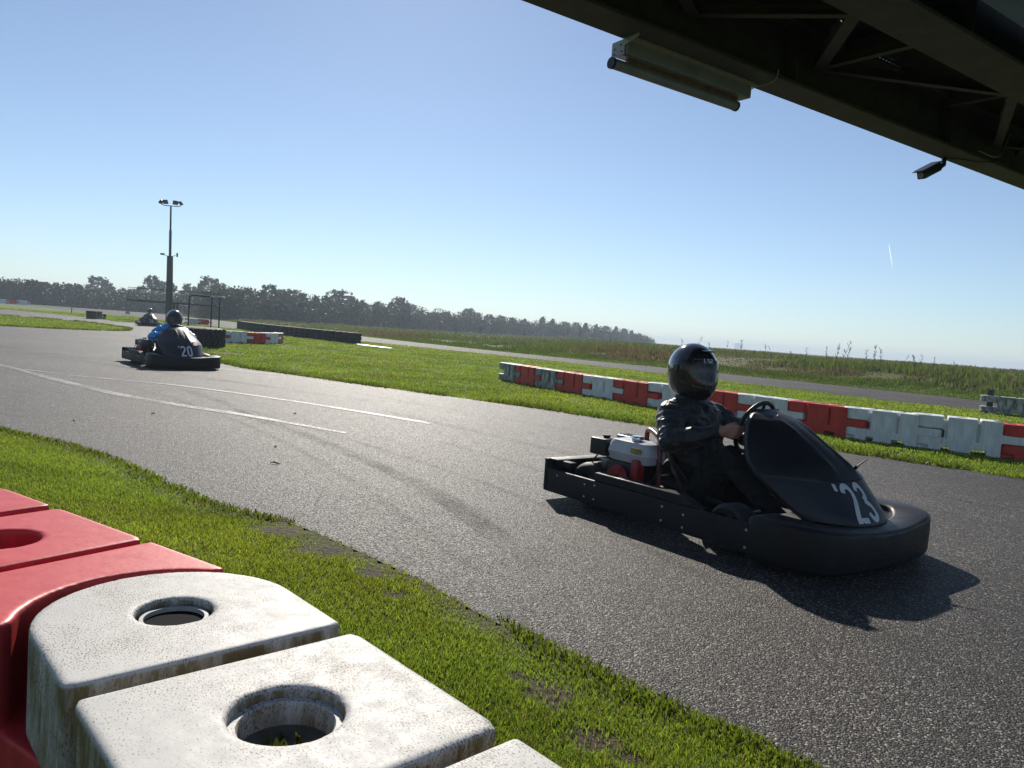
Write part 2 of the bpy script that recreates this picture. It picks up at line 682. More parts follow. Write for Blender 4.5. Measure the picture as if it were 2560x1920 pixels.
la = xy(smooth_line([(-10.28, 13.14), (-7.46, 11.03), (-6.22, 9.99), (-5.2, 9.13), (-4.38, 8.48), (-3.45, 7.9), (-2.68, 7.52), (-1.99, 7.07), (-1.45, 6.74)], 6))
lb = xy(smooth_line([(-9.9, 12.6), (-7.2, 10.68), (-5.95, 9.58), (-5.0, 8.78), (-4.24, 8.2), (-3.37, 7.7), (-2.62, 7.34), (-1.95, 6.95), (-1.43, 6.65)], 6))
strip('painted_line', la, lb, 0.011, M_LINE, 'wide worn white line curving along the track', 'line')
L, Rr = band([(-6.76, 10.5), (-5.76, 10.11), (-4.28, 9.79), (-2.75, 9.04), (-1.66, 8.37), (-0.81, 7.77)], 0.05, 0.11)
strip('painted_line', L, Rr, 0.011, M_LINE2, 'thin white line ending in a clean tip mid track', 'line')
L, Rr = band([(-5.35, 13.3), (-4.6, 13.05), (-4.0, 12.86)], 0.08, 0.06)
strip('painted_line', L, Rr, 0.011, M_LINE2, 'short white edge line beside the lawn corner', 'line')
for pts, w0, w1, lab in [
        ([(-4.23, 9.56), (-3.12, 8.25), (-2.4, 7.17), (-1.73, 6.4), (-1.15, 5.61), (-0.7, 4.99), (-0.29, 4.29), (0.0, 3.6)], 0.08, 0.17, 'broad dark tyre mark crossing both white lines'),
        ([(-2.9, 7.9), (-1.6, 6.3), (-0.55, 4.7), (0.2, 3.2)], 0.08, 0.16, 'narrow dark tyre mark inside the white lines'),
        ([(-1.4, 8.6), (-0.3, 7.4), (0.9, 6.0), (1.9, 4.6)], 0.1, 0.2, 'faint dark tyre mark running under the near kart'),
        ([(-11, 14.6), (-8, 13.2), (-6, 12.0), (-4, 10.9), (-1.8, 9.6)], 0.25, 0.2, 'faint rubber streak along the far side of the track'),
        ([(-13, 17.0), (-11, 15.6), (-9, 14.2), (-7.5, 13.4)], 0.3, 0.2, 'faint rubber streak behind the blue driver kart'),
        ([(-3.9, 9.3), (-2.5, 7.6), (-1.2, 6.2), (0.1, 4.6), (1.1, 2.9)], 0.05, 0.08, 'thin tyre streak curving beside the broad dark mark'),
        ([(-5.2, 9.8), (-3.4, 8.0), (-2.0, 6.3), (-0.9, 4.6), (-0.1, 3.1)], 0.05, 0.07, 'thin tyre streak nearest the grass verge'),
        ([(-2.2, 10.6), (-0.4, 9.0), (1.4, 7.4), (3.0, 5.9), (4.6, 4.2)], 0.07, 0.10, 'thin tyre streak along the lawn side of the track'),
        ([(-0.6, 6.6), (0.4, 5.3), (1.1, 3.8), (1.6, 2.2)], 0.05, 0.07, 'short tyre streak passing behind the near kart')]:
    L, Rr = band(pts, w0, w1)
    strip('tyre_mark', L, Rr, 0.0095, M_SKID, lab, 'tyre mark')

# pale grit spilled at the end of the tyre wall
gp = [(-6.95, 33.3), (-6.4, 33.0), (-5.9, 32.3), (-5.3, 31.6), (-4.9, 30.8), (-5.3, 30.4), (-5.6, 31.2), (-6.2, 31.6), (-6.6, 32.3)]
m_, nt, b_ = newmat('pale_grit')
nt.link(nt.ramp(nt.noise(nt.coord(), 9, 4, 0.7), [(0.35, (0.2, 0.2, 0.15)), (0.6, (0.55, 0.53, 0.48))]), b_.inputs['Base Color'])
sheet('grit_patch', gp, 0.03, m_, 'pale gravel spilled beside the end of the black tyre wall', 'gravel')


# ------------------------------------------------------------------ grass blades
def leafy(name, trans=0.5, rough=0.5, gain=1.0):
    m, nt, b = newmat(name)
    at = nt.add('ShaderNodeAttribute', attribute_name='Col')
    nt.link(at.outputs['Color'], b.inputs['Base Color'])
    b.inputs['Roughness'].default_value = rough
    b.inputs['Specular IOR Level'].default_value = 0.3
    tc = nt.mix(1.0, at.outputs['Color'], (1.35 * gain, 1.3 * gain, 0.75 * gain), 'MULTIPLY')
    tr = nt.add('ShaderNodeBsdfTranslucent', ins={'Color': tc})
    mx = nt.add('ShaderNodeMixShader', ins={0: trans})
    nt.link(b.outputs[0], mx.inputs[1])
    nt.link(tr.outputs[0], mx.inputs[2])
    nt.link(mx.outputs[0], nt.n['Material Output'].inputs['Surface'])
    return m


def blades(name, P, z, h, w, col, lean, mat):
    """one tapered, bent blade per plan point"""
    n = len(P)
    a = RNG.uniform(0, 2 * np.pi, n)
    s = np.stack([np.cos(a), np.sin(a)], 1)
    la_ = RNG.uniform(0, 2 * np.pi, n)
    ln = np.stack([np.cos(la_), np.sin(la_)], 1) * (RNG.uniform(0.1, 1.0, n) * lean * h)[:, None]
    V = np.zeros((n, 5, 3))
    hw = (w / 2)[:, None]
    V[:, 0, :2] = P - s * hw
    V[:, 1, :2] = P + s * hw
    V[:, 2, :2] = P + s * hw * 0.8 + ln * 0.35
    V[:, 3, :2] = P - s * hw * 0.8 + ln * 0.35
    V[:, 4, :2] = P + ln
    V[:, 0, 2] = V[:, 1, 2] = z - 0.01
    V[:, 2, 2] = V[:, 3, 2] = z + h * 0.55
    V[:, 4, 2] = z + h * RNG.uniform(0.8, 1.0, n)
    base = np.arange(n)[:, None] * 5
    q = base + np.array([[0, 1, 2, 3]])
    t = base + np.array([[3, 2, 4]])
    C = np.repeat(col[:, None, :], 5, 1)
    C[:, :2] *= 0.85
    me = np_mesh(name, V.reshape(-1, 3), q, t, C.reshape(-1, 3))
    return link(name, me, mat)


M_GRASS = leafy('grass_blade', 0.55)
M_WEED = leafy('weed_blade', 0.52, 0.7)


def grass_col(n, x, y, base=(0.10, 0.17, 0.018)):
    v = RNG.uniform(0.6, 1.3, n) * (0.62 + 0.5 * vnoise(x, y, 1.3, 2) + 0.28 * vnoise(x, y, 5.0, 22))
    c = np.array(base)[None] * v[:, None]
    c[:, 0] *= 0.88 + 0.22 * vnoise(x, y, 0.9, 23)
    dry = RNG.uniform(0, 1, n) < 0.04 + 0.08 * sstep(0.55, 0.8, vnoise(x, y, 2.6, 24))
    c[dry] = np.array([0.20, 0.17, 0.07]) * RNG.uniform(0.6, 1.1, dry.sum())[:, None]
    return c


def wedge(n, r0, r1, a0, a1, power):
    """points whose density falls off with distance"""
    u = RNG.uniform(0, 1, n)
    k = 2 - power
    r = (r0 ** k + u * (r1 ** k - r0 ** k)) ** (1 / k) if abs(k) > 1e-6 else r0 * (r1 / r0) ** u
    a = RNG.uniform(R(a0), R(a1), n)
    return np.stack([r * np.sin(a), r * np.cos(a)], 1)


def near_grass():
    P = wedge(800000, 0.9, 9.5, -46, 40, 1.0)
    P = P[pip(P, NEAR_SIDE)]
    d = dist_poly(P, MAIN_NEAR)
    x, y = P[:, 0], P[:, 1]
    # bare, trodden patches thin the turf
    bare = bare_soil(x, y)
    edge = sstep(0.0, 0.22, d + 0.14 * (vnoise(x, y, 4, 21) - 0.5))
    keep = RNG.uniform(0, 1, len(P)) < (1 - 0.93 * bare) * (0.12 + 0.88 * edge)
    P, d = P[keep], d[keep]
    x, y = P[:, 0], P[:, 1]
    n = len(P)
    z = ground_z(P)
    tuft = vnoise(x, y, 11, 31) * 0.6 + vnoise(x, y, 4, 32) * 0.6
    h = (0.010 + 0.019 * tuft) * RNG.uniform(0.55, 1.25, n) * (0.6 + 0.4 * sstep(0.0, 0.35, d))
    w = RNG.uniform(0.0020, 0.0036, n) * (1 + 0.10 * np.hypot(x, y))
    o = blades('verge_grass', P, z, h, w, grass_col(n, x, y, (0.185, 0.25, 0.036)), 1.1, M_GRASS)
    tag(o, 'dense short grass on the verge between barrier and track', 'grass', kind='stuff')


def lawn_grass():
    P = wedge(640000, 6.0, 75, -42, 50, 2.0)
    x, y = P[:, 0], P[:, 1]
    ok = ~pip(P, NEAR_SIDE) & ~pip(P, MAIN_POLY) & ~pip(P, SEC_POLY) & pip(P, SEC_FAR + [(-220, 0), (20, -20)])
    P = P[ok]
    x, y = P[:, 0], P[:, 1]
    mud = sstep(0.62, 0.78, vnoise(x, y, 0.8, 12) * 0.6 + vnoise(x, y, 3, 13) * 0.4) * sstep(5, 2, np.hypot(x + 7.2, (y - 20.6) * 0.8))
    k = RNG.uniform(0, 1, len(P)) > mud * 0.9
    P = P[k]
    x, y = P[:, 0], P[:, 1]
    n = len(P)
    r = np.hypot(x, y)
    tuft = vnoise(x, y, 2.5, 41) * 0.6 + vnoise(x, y, 7, 42) * 0.4
    h = (0.014 + 0.040 * tuft ** 2) * RNG.uniform(0.6, 1.2, n) * (1 + 0.012 * r)
    w = 0.0035 + 0.0011 * r
    o = blades('lawn_grass', P, ground_z(P), h, w * RNG.uniform(0.7, 1.3, n), grass_col(n, x, y, (0.19, 0.265, 0.036)), 0.8, M_GRASS)
    tag(o, 'mown sunlit lawn between the two tracks', 'grass', kind='stuff')
    # darker, longer fringe along the asphalt edges
    F = []
    for line, spread in ((MAIN_FAR, 0.25), (ISLAND, 0.3), (MAIN_NEAR, 0.16)):
        Lp = np.asarray(line)
        seg = np.hypot(*np.diff(Lp, axis=0).T)
        mid = (Lp[1:] + Lp[:-1]) / 2
        wgt = seg / (np.hypot(*mid.T) ** 1.2)
        wgt[(mid[:, 1] < 0.5)] = 0
        idx = RNG.choice(len(seg), 14000, p=wgt / wgt.sum())
        t = RNG.uniform(0, 1, 14000)[:, None]
        q = Lp[idx] * (1 - t) + Lp[idx + 1] * t + RNG.normal(0, spread, (14000, 2)) * 0.45
        F.append(q)
    F = np.concatenate(F)
    inside = pip(F, MAIN_POLY)
    dd = np.minimum(np.minimum(dist_poly(F, MAIN_FAR), dist_poly(F, ISLAND)), dist_poly(F, MAIN_NEAR))
    F = F[~inside | (dd < 0.05)]
    x, y = F[:, 0], F[:, 1]
    keep = vnoise(x, y, 1.8, 51) > 0.3
    F = F[keep]
    x, y = F[:, 0], F[:, 1]
    n = len(F)
    r = np.hypot(x, y)
    zz = np.maximum(ground_z(F), 0.0)
    o = blades('edge_grass', F, zz, RNG.uniform(0.03, 0.075, n) * (1 + 0.01 * r) * np.where(y < 6.2, 0.42, 1.0), (0.004 + 0.0010 * r) * RNG.uniform(0.7, 1.2, n),
               grass_col(n, x, y, (0.115, 0.16, 0.018)), 1.0, M_GRASS)
    tag(o, 'ragged longer grass overhanging the edges of the asphalt', 'grass', kind='stuff')


near_grass()
lawn_grass()


def bank_points(n, d0, d1, y_bias=1.6):
    """points on the bank beyond the far track, more of them nearby"""
    Lp = np.asarray(SEC_FAR)
    seg = np.hypot(*np.diff(Lp, axis=0).T)
    mid = (Lp[1:] + Lp[:-1]) / 2
    wgt = seg / np.hypot(*mid.T) ** y_bias
    idx = RNG.choice(len(seg), n, p=wgt / wgt.sum())
    t = RNG.uniform(0, 1, n)[:, None]
    q = Lp[idx] * (1 - t) + Lp[idx + 1] * t
    d = Lp[idx + 1] - Lp[idx]
    nn = np.stack([-d[:, 1], d[:, 0]], 1) / np.hypot(*d.T)[:, None]
    nn *= np.where(nn[:, 1] < 0, -1, 1)[:, None]
    off = RNG.uniform(d0, d1, n)
    q = q + nn * off[:, None]
    ok = ~pip(q, SEC_POLY)
    return q[ok], off[ok]


def bank_weeds():
    P, d = bank_points(70000, 0.15, 3.2)
    x, y = P[:, 0], P[:, 1]
    r = np.hypot(x, y)
    n = len(P)
    clump = vnoise(x, y, 0.7, 61)
    h = (0.03 + 0.15 * sstep(0.5, 2.5, d) * clump) * RNG.uniform(0.6, 1.3, n)
    c = grass_col(n, x, y, (0.075, 0.125, 0.014))
    o = blades('bank_grass', P, ground_z(P), h, (0.006 + 0.0009 * r) * RNG.uniform(0.7, 1.3, n), c, 0.9, M_WEED)
    tag(o, 'uneven green grass at the foot of the weedy bank', 'grass', kind='stuff')
    P, d = bank_points(110000, 1.8, 17)
    x, y = P[:, 0], P[:, 1]
    cl = vnoise(x, y, 0.30, 63) * 0.6 + vnoise(x, y, 0.9, 64) * 0.4
    k = RNG.uniform(0, 1, len(P)) < 0.45 + 0.55 * sstep(0.35, 0.6, cl)
    P, d, cl = P[k], d[k], cl[k]
    x, y = P[:, 0], P[:, 1]
    r = np.hypot(x, y)
    n = len(P)
    h = (0.06 + 0.27 * sstep(0.35, 0.75, cl) * sstep(1.5, 4, d)) * RNG.uniform(0.5, 1.2, n) * (1 - 0.5 * sstep(8, 15, d))
    brown = (vnoise(x, y, 0.22, 66) + RNG.normal(0, 0.13, n) + 0.18 * sstep(6, 2.5, d))[:, None]
    g = np.array([0.085, 0.125, 0.028])
    bcol = np.array([0.12, 0.092, 0.058])
    c = np.where(brown > 0.70, bcol, g) * RNG.uniform(0.6, 1.25, n)[:, None]
    o = blades('bank_weeds', P, ground_z(P), h, (0.008 + 0.0010 * r) * RNG.uniform(0.6, 1.3, n), c, 0.55, M_WEED)
    tag(o, 'tall brown and green weeds covering the far bank', 'weeds', kind='stuff')
    P, d = bank_points(45000, 12, 75, 1.2)
    x, y = P[:, 0], P[:, 1]
    r = np.hypot(x, y)
    n = len(P)
    c = np.where(RNG.uniform(0, 1, (n, 1)) < 0.3, np.array([0.12, 0.10, 0.06]), np.array([0.08, 0.115, 0.03])) * RNG.uniform(0.6, 1.2, n)[:, None]
    o = blades('field_weeds', P, ground_z(P), (0.12 + 0.30 * vnoise(x, y, 0.2, 67)) * RNG.uniform(0.6, 1.2, n), (0.03 + 0.0016 * r) * RNG.uniform(0.6, 1.3, n), c, 0.6, M_WEED)
    tag(o, 'rough grass and weeds of the field behind the bank', 'weeds', kind='stuff')
    # scrub farther left along the track
    P, d = bank_points(60000, 4, 30, 0.9)
    P = P[(P[:, 0] < -34)]
    x, y = P[:, 0], P[:, 1]
    cl = vnoise(x, y, 0.12, 71) * 0.6 + vnoise(x, y, 0.4, 72) * 0.4
    k = RNG.uniform(0, 1, len(P)) < sstep(0.3, 0.55, cl)
    P, cl = P[k], cl[k]
    x, y = P[:, 0], P[:, 1]
    n = len(P)
    h = (0.4 + 1.3 * sstep(0.35, 0.8, cl)) * RNG.uniform(0.4, 1.15, n) * (0.45 + 0.55 * sstep(-35, -75, x))
    c = np.array([0.085, 0.08, 0.04]) * RNG.uniform(0.5, 1.3, n)[:, None]
    o = blades('scrub', P, ground_z(P), h, RNG.uniform(0.15, 0.4, n), c, 0.5, M_WEED)
    tag(o, 'brownish scrub between the far track and the trees', 'scrub', kind='stuff')


bank_weeds()


def seed_stalk(h, lean, rng):
    """one dry stalk with side sprays"""
    mb = MB()
    top = Vector((lean[0], lean[1], h))
    pts = [Vector((0, 0, -0.05)), Vector((lean[0] * 0.2, lean[1] * 0.2, h * 0.5)), top]
    mb.tube(pts, [0.008, 0.006, 0.003], 5)
    for k in range(rng.randint(9, 15)):
        t = rng.uniform(0.45, 1.0)
        p = pts[1].lerp(top, (t - 0.45) / 0.55)
        a = rng.uniform(0, 2 * math.pi)
        ln = h * rng.uniform(0.06, 0.16)
        q = p + Vector((math.cos(a) * ln * 0.6, math.sin(a) * ln * 0.6, ln))
        mb.tube([p, p.lerp(q, 0.6), q], [0.004, 0.010, 0.003], 4)
    return mb.mesh('seed_stalk', 60)


M_STALK = plain('dry_stalk', (0.10, 0.075, 0.05), 0.8, var=0.3)
rs = random.Random(5)
STALKS = [seed_stalk(1.0, (rs.uniform(-0.2, 0.3), 0.0), rs) for _ in range(5)]
for k, (px, d, h) in enumerate([(1700, 37, .95), (1735, 36, 1.15), (1770, 35, 1.0), (1812, 36, .9), (1846, 35, 1.0), (1905, 33, 1.0), (1925, 33, .9), (1975, 32, .85),
                                (2010, 31, 1.0), (2062, 31, 1.0), (2085, 30, 1.2), (2100, 30, 1.35), (2112, 30, 1.2), (2160, 29, 1.05), (2180, 29, 1.2), (2200, 29, 1.1),
                                (2250, 28, .95), (2285, 27.5, 1.1), (2300, 27.5, 1.0), (2330, 28, .85), (2380, 28, .7),
                                (990, 62, 1.5), (1000, 62, 1.7), (1090, 60, 1.2), (1130, 58, 1.2), (1190, 55, 1.1), (1215, 55, 1.25), (1300, 50, 1.1), (1410, 46, 1.2), (1440, 46, 1.3), (1520, 43, 1.1)]):
    X = d * (px - 1280) / 1900 * 0.995
    z = float(ground_z(np.array([[X, d]]))[0])
    o = link('seed_stalk', STALKS[k % 5], M_STALK)
    o.location = (X, d, z)
    o.scale = (h * 0.8, h * 0.8, h * 0.88)
    o.rotation_euler = (0, 0, rs.uniform(-0.6, 0.6) + (0 if k % 3 else 2.5))
    tag(o, 'dry brown seed stalk standing up above the weedy bank', 'weed', 'dry stalks on the far bank')


# ------------------------------------------------------------------ trees
def leaf_cards(name, centres, radii, n, size, col, rng, squash=1.0):
    """leaf-sized faces spread through clumps"""
    k = len(centres)
    vol = radii ** 2
    idx = rng.choice(k, n, p=vol / vol.sum())
    d = rng.normal(0, 1, (n, 3))
    d /= np.linalg.norm(d, axis=1)[:, None]
    rad = rng.uniform(0.35, 1.0, n) ** 0.5
    P = centres[idx] + d * (radii[idx] * rad)[:, None] * np.array([1, 1, squash])
    a = rng.normal(0, 1, (n, 3))
    a /= np.linalg.norm(a, axis=1)[:, None]
    b = np.cross(a, rng.normal(0, 1, (n, 3)))
    b /= np.linalg.norm(b, axis=1)[:, None]
    s = size * rng.uniform(0.5, 1.2, n)[:, None]
    V = np.stack([P - a * s * 0.5, P + b * s * 0.32, P + a * s * 0.5, P - b * s * 0.32], 1).reshape(-1, 3)
    q = np.arange(n)[:, None] * 4 + np.arange(4)[None]
    tint = rng.uniform(0.6, 1.3, k)[idx] * rng.uniform(0.75, 1.2, n)
    c = np.repeat(np.asarray(col)[None] * tint[:, None], 4, 0)
    return np_mesh(name, V, q, None, c)


def tree_meshes(kind, seed):
    rng = np.random.default_rng(seed)
    cs, rs_ = [], []
    mb = MB()
    lean = rng.uniform(-0.04, 0.04, 2)
    if kind == 'upright':
        prof = lambda z: 0.19 * math.sin(min(1, max(0, (z - 0.08) / 0.92)) ** 0.75 * math.pi) + 0.03
        n = 150
    elif kind == 'broad':
        prof = lambda z: 0.36 * math.sqrt(max(0.0, 1 - ((z - 0.50) / 0.52) ** 2)) + 0.02
        n = 190
    else:
        prof = lambda z: 0.62 * math.sqrt(max(0.0, 1 - ((z - 0.40) / 0.60) ** 2)) + 0.03
        n = 170
    lobes = rng.uniform(0, 2 * math.pi, 3)
    for i in range(n):
        z = rng.uniform(0.10 if kind != 'bush' else 0.02, 0.97)
        a = rng.uniform(0, 2 * math.pi)
        r = prof(z) * (0.80 + 0.30 * math.sin(2 * a + lobes[0]) * math.sin(5 * z + lobes[1])) * rng.uniform(0.2, 1.0) ** 0.6
        cs.append((r * math.cos(a) + lean[0] * z, r * math.sin(a) + lean[1] * z, z))
        rs_.append(rng.uniform(0.035, 0.075) * (1.15 - 0.5 * z))
    # a few spiky leaders break the outline
    for i in range(7 if kind != 'bush' else 4):
        a = rng.uniform(0, 2 * math.pi)
        r = prof(0.75) * rng.uniform(0.2, 0.9)
        for t in (-0.08, -0.04, 0.0, 0.035, 0.07):
            cs.append((r * math.cos(a), r * math.sin(a), rng.uniform(0.80, 0.93) + t))
            rs_.append(0.034 - 0.2 * max(t, 0))
    cs, rs_ = np.array(cs), np.array(rs_)
    crown = leaf_cards('crown', cs, rs_, (12000 if kind == 'bush' else 7500), (0.052 if kind == 'bush' else 0.040), (0.036, 0.052, 0.034), rng)
    mb.tube([(0, 0, -0.02), (lean[0] * 0.3, lean[1] * 0.3, 0.3), (lean[0] * 0.7, lean[1] * 0.7, 0.65), (lean[0], lean[1], 0.9)], [0.022, 0.017, 0.010, 0.003], 7)
    for i in range(7):
        z = rng.uniform(0.18, 0.6)
        a = i * 2.4
        r = prof(min(0.9, z + 0.25)) * 0.8
        mb.tube([(lean[0] * z, lean[1] * z, z), (r * 0.5 * math.cos(a), r * 0.5 * math.sin(a), z + 0.10), (r * math.cos(a), r * math.sin(a), z + 0.25)], [0.010, 0.007, 0.002], 5)
    return crown, mb.mesh('trunk', 50)


M_LEAF = leafy('tree_leaf', 0.30, 0.6, 0.9)
M_BARK = plain('bark', (0.07, 0.055, 0.042), 0.9, var=0.3, scale=4, bump=0.6, bscale=8, bdist=0.05)
KINDS = {k: [tree_meshes(k, s) for s in seeds] for k, seeds in {'upright': (1, 2, 3), 'broad': (4, 5, 6, 7), 'bush': (8, 9, 10)}.items()}
rt = random.Random(3)
TREES = [('bush', 10, 120, 40, 'dark rounded bush at the open end of the far hedge'), ('bush', 62, 122, 50, 'dark domed bush beside the far red barrier'),
         ('bush', 95, 128, 46, None), ('bush', 138, 128, 48, None), ('bush', 172, 132, 44, None), ('bush', 205, 140, 34, None),
         ('broad', 228, 160, 66, 'feathery tree rising alone between the dark bushes and the mast'), ('broad', 256, 172, 52, None), ('upright', 292, 168, 44, None),
         ('broad', 318, 140, 42, None), ('broad', 362, 150, 77, 'tall rounded tree just left behind the floodlight mast'), ('broad', 388, 158, 66, None), ('upright', 415, 172, 62, None),
         ('upright', 452, 170, 66, None), ('upright', 472, 168, 60, None), ('broad', 502, 150, 86, 'tallest dark tree standing behind the black tube frame'),
         ('broad', 528, 156, 74, None), ('upright', 556, 190, 62, None)]
X0 = 575
tops = [(575, 62), (600, 64), (640, 62), (662, 78), (690, 66), (720, 70), (745, 62), (775, 60), (800, 60), (835, 74), (865, 62), (890, 56), (930, 54), (965, 58), (986, 68), (1010, 58),
        (1040, 42), (1075, 38), (1110, 42), (1160, 54), (1180, 46), (1210, 44), (1240, 42), (1270, 40), (1300, 38), (1345, 47), (1370, 42), (1400, 38), (1430, 39), (1455, 38),
        (1480, 37), (1505, 36), (1530, 34), (1550, 31), (1570, 28), (1590, 23), (1607, 17)]
for i, (px, T) in enumerate(tops):
    d = 116 + (px - 575) * 0.13
    TREES.append((rt.choice(['upright', 'broad', 'broad', 'upright']) if T < 66 else 'broad', px, d + rt.uniform(-8, 8), T, None))
    # lower trees in the second rank
    if i % 2 == 0:
        TREES.append(('broad', px + rt.uniform(-14, 14), d - rt.uniform(12, 22), T * 0.62, 'x'))
nb = 0
for kind, px, d, T, lab in TREES:
    crown, trunk = KINDS[kind][nb % len(KINDS[kind])]
    nb += 1
    X = d * (px - 1280) / 1900 * 0.995
    gz = float(ground_z(np.array([[X, d]]))[0])
    H = 1 + T * d / 1900 - gz
    if lab == 'x':
        lab2, grp = 'low hazy tree filling the front edge of the far wood', 'low trees of the far wood'
    elif lab:
        lab2, grp = lab, None
    elif kind == 'bush':
        lab2, grp = 'dark rounded bush in the hedge along the far track', 'dark bushes of the far hedge'
    elif px < 570:
        lab2, grp = 'hazy tree among those behind the floodlight mast', 'trees behind the mast'
    else:
        lab2, grp = 'hazy blue green tree of the far wood', 'trees of the far wood'
    t = empty('bush' if kind == 'bush' else 'tree', (X, d, gz), rt.uniform(0, 6.28), label=lab2, cat='bush' if kind == 'bush' else 'tree', group=grp)
    s = H * rt.uniform(0.95, 1.03)
    wv = rt.uniform(0.9, 1.25)
    t.scale = (s * wv, s * wv, s)
    link('crown', crown, M_LEAF, t)
    link('trunk', trunk, M_BARK, t)


def undergrowth():
    rng = np.random.default_rng(21)
    n = 2050
    px = np.where(np.arange(n) < 1500, rng.uniform(520, 1622, n), rng.uniform(-40, 540, n))
    d = 106 + np.maximum(0, px - 575) * 0.13 + rng.uniform(-10, 10, n) + np.where(px < 500, 26, 0)
    X = d * (px - 1280) / 1900 * 0.995
    Tm = np.interp(px, [-40, 240, 330, 520, 700, 1000, 1200, 1500, 1625], [34, 34, 26, 54, 52, 45, 36, 28, 9])
    hz = rng.uniform(0.0, 1.0, n) * Tm * d / 1900
    C = np.stack([X, d, 0.4 + hz * 0.9], 1)
    r = rng.uniform(0.9, 1.9, n)
    me = leaf_cards('undergrowth', C, r, 170000, 0.42, (0.036, 0.050, 0.034), rng)
    tag(link('undergrowth', me, M_LEAF), 'continuous dark thicket at the foot of the far wood', 'thicket', kind='stuff')


undergrowth()

# ------------------------------------------------------------------ far tower block, contrail
d = 1500.0
X = d * (1840 - 1280) / 1900 * 0.995
tb = empty('tower_block', (X, d, 0), R(8), label='pale blocky tower on the hazy horizon', cat='building')
M_FARW = plain('far_render', (0.42, 0.46, 0.52), 0.8, var=0.08, scale=0.2)
M_FARD = plain('far_window', (0.20, 0.24, 0.30), 0.4)
MB().box((0, 0, 6.0), (12.4, 12, 12.0)).build('wall', M_FARW, tb)
MB().box((0.5, 0, 12.4), (6.5, 7, 0.8)).build('roof', M_FARW, tb)
for k in range(4):
    MB().box((0, -6.05, 2.4 + 2.6 * k), (11.4, 0.1, 1.0)).build('window', M_FARD, tb)
m_, nt, b_ = newmat('ice_cloud')
b_.inputs['Base Color'].default_value = (0.9, 0.9, 0.9, 1)
b_.inputs['Roughness'].default_value = 1.0
b_.inputs['Alpha'].default_value = 0.55
tr = nt.add('ShaderNodeBsdfTranslucent', ins={'Color': (0.95, 0.95, 0.95, 1)})
tp = nt.add('ShaderNodeBsdfTransparent')
mx = nt.add('ShaderNodeMixShader', ins={0: 0.5})
nt.link(tp.outputs[0], mx.inputs[1])
nt.link(tr.outputs[0], mx.inputs[2])
nt.link(mx.outputs[0], nt.n['Material Output'].inputs['Surface'])
D = 3000.0


def far_at(px, py, Yd):
    v = (px - 1280) / 1900 * _R - (py - 960) / 1900 * _U + _f
    return Vector((0, 0, CAM_H)) + v * (Yd / v.y)


A, B = far_at(2222, 610, D), far_at(2231, 668, D)
o = MB().tube([A, A.lerp(B, 0.3), A.lerp(B, 0.7), B], [0.8, 2.0, 1.8, 0.5], 8).build('contrail', m_)
tag(o, 'short white vapour trail in the clear sky', 'contrail')

# ------------------------------------------------------------------ haze
hz = MB().box((0, 900, 6.0), (3000, 2200, 15.2)).build('haze', None, None, None)
m_ = bpy.data.materials.new('haze_air')
m_.use_nodes = True
nt = NT(m_)
nt.n.remove(nt.n['Principled BSDF'])
pv = nt.add('ShaderNodeVolumePrincipled')
pv.inputs['Color'].default_value = (0.74, 0.87, 1.0, 1)
pv.inputs['Density'].default_value = 0.0011
pv.inputs['Anisotropy'].default_value = 0.2
nt.link(pv.outputs[0], nt.n['Material Output'].inputs['Volume'])
hz.data.materials.append(m_)
tag(hz, 'thin pale haze over the whole site', 'haze', kind='stuff')


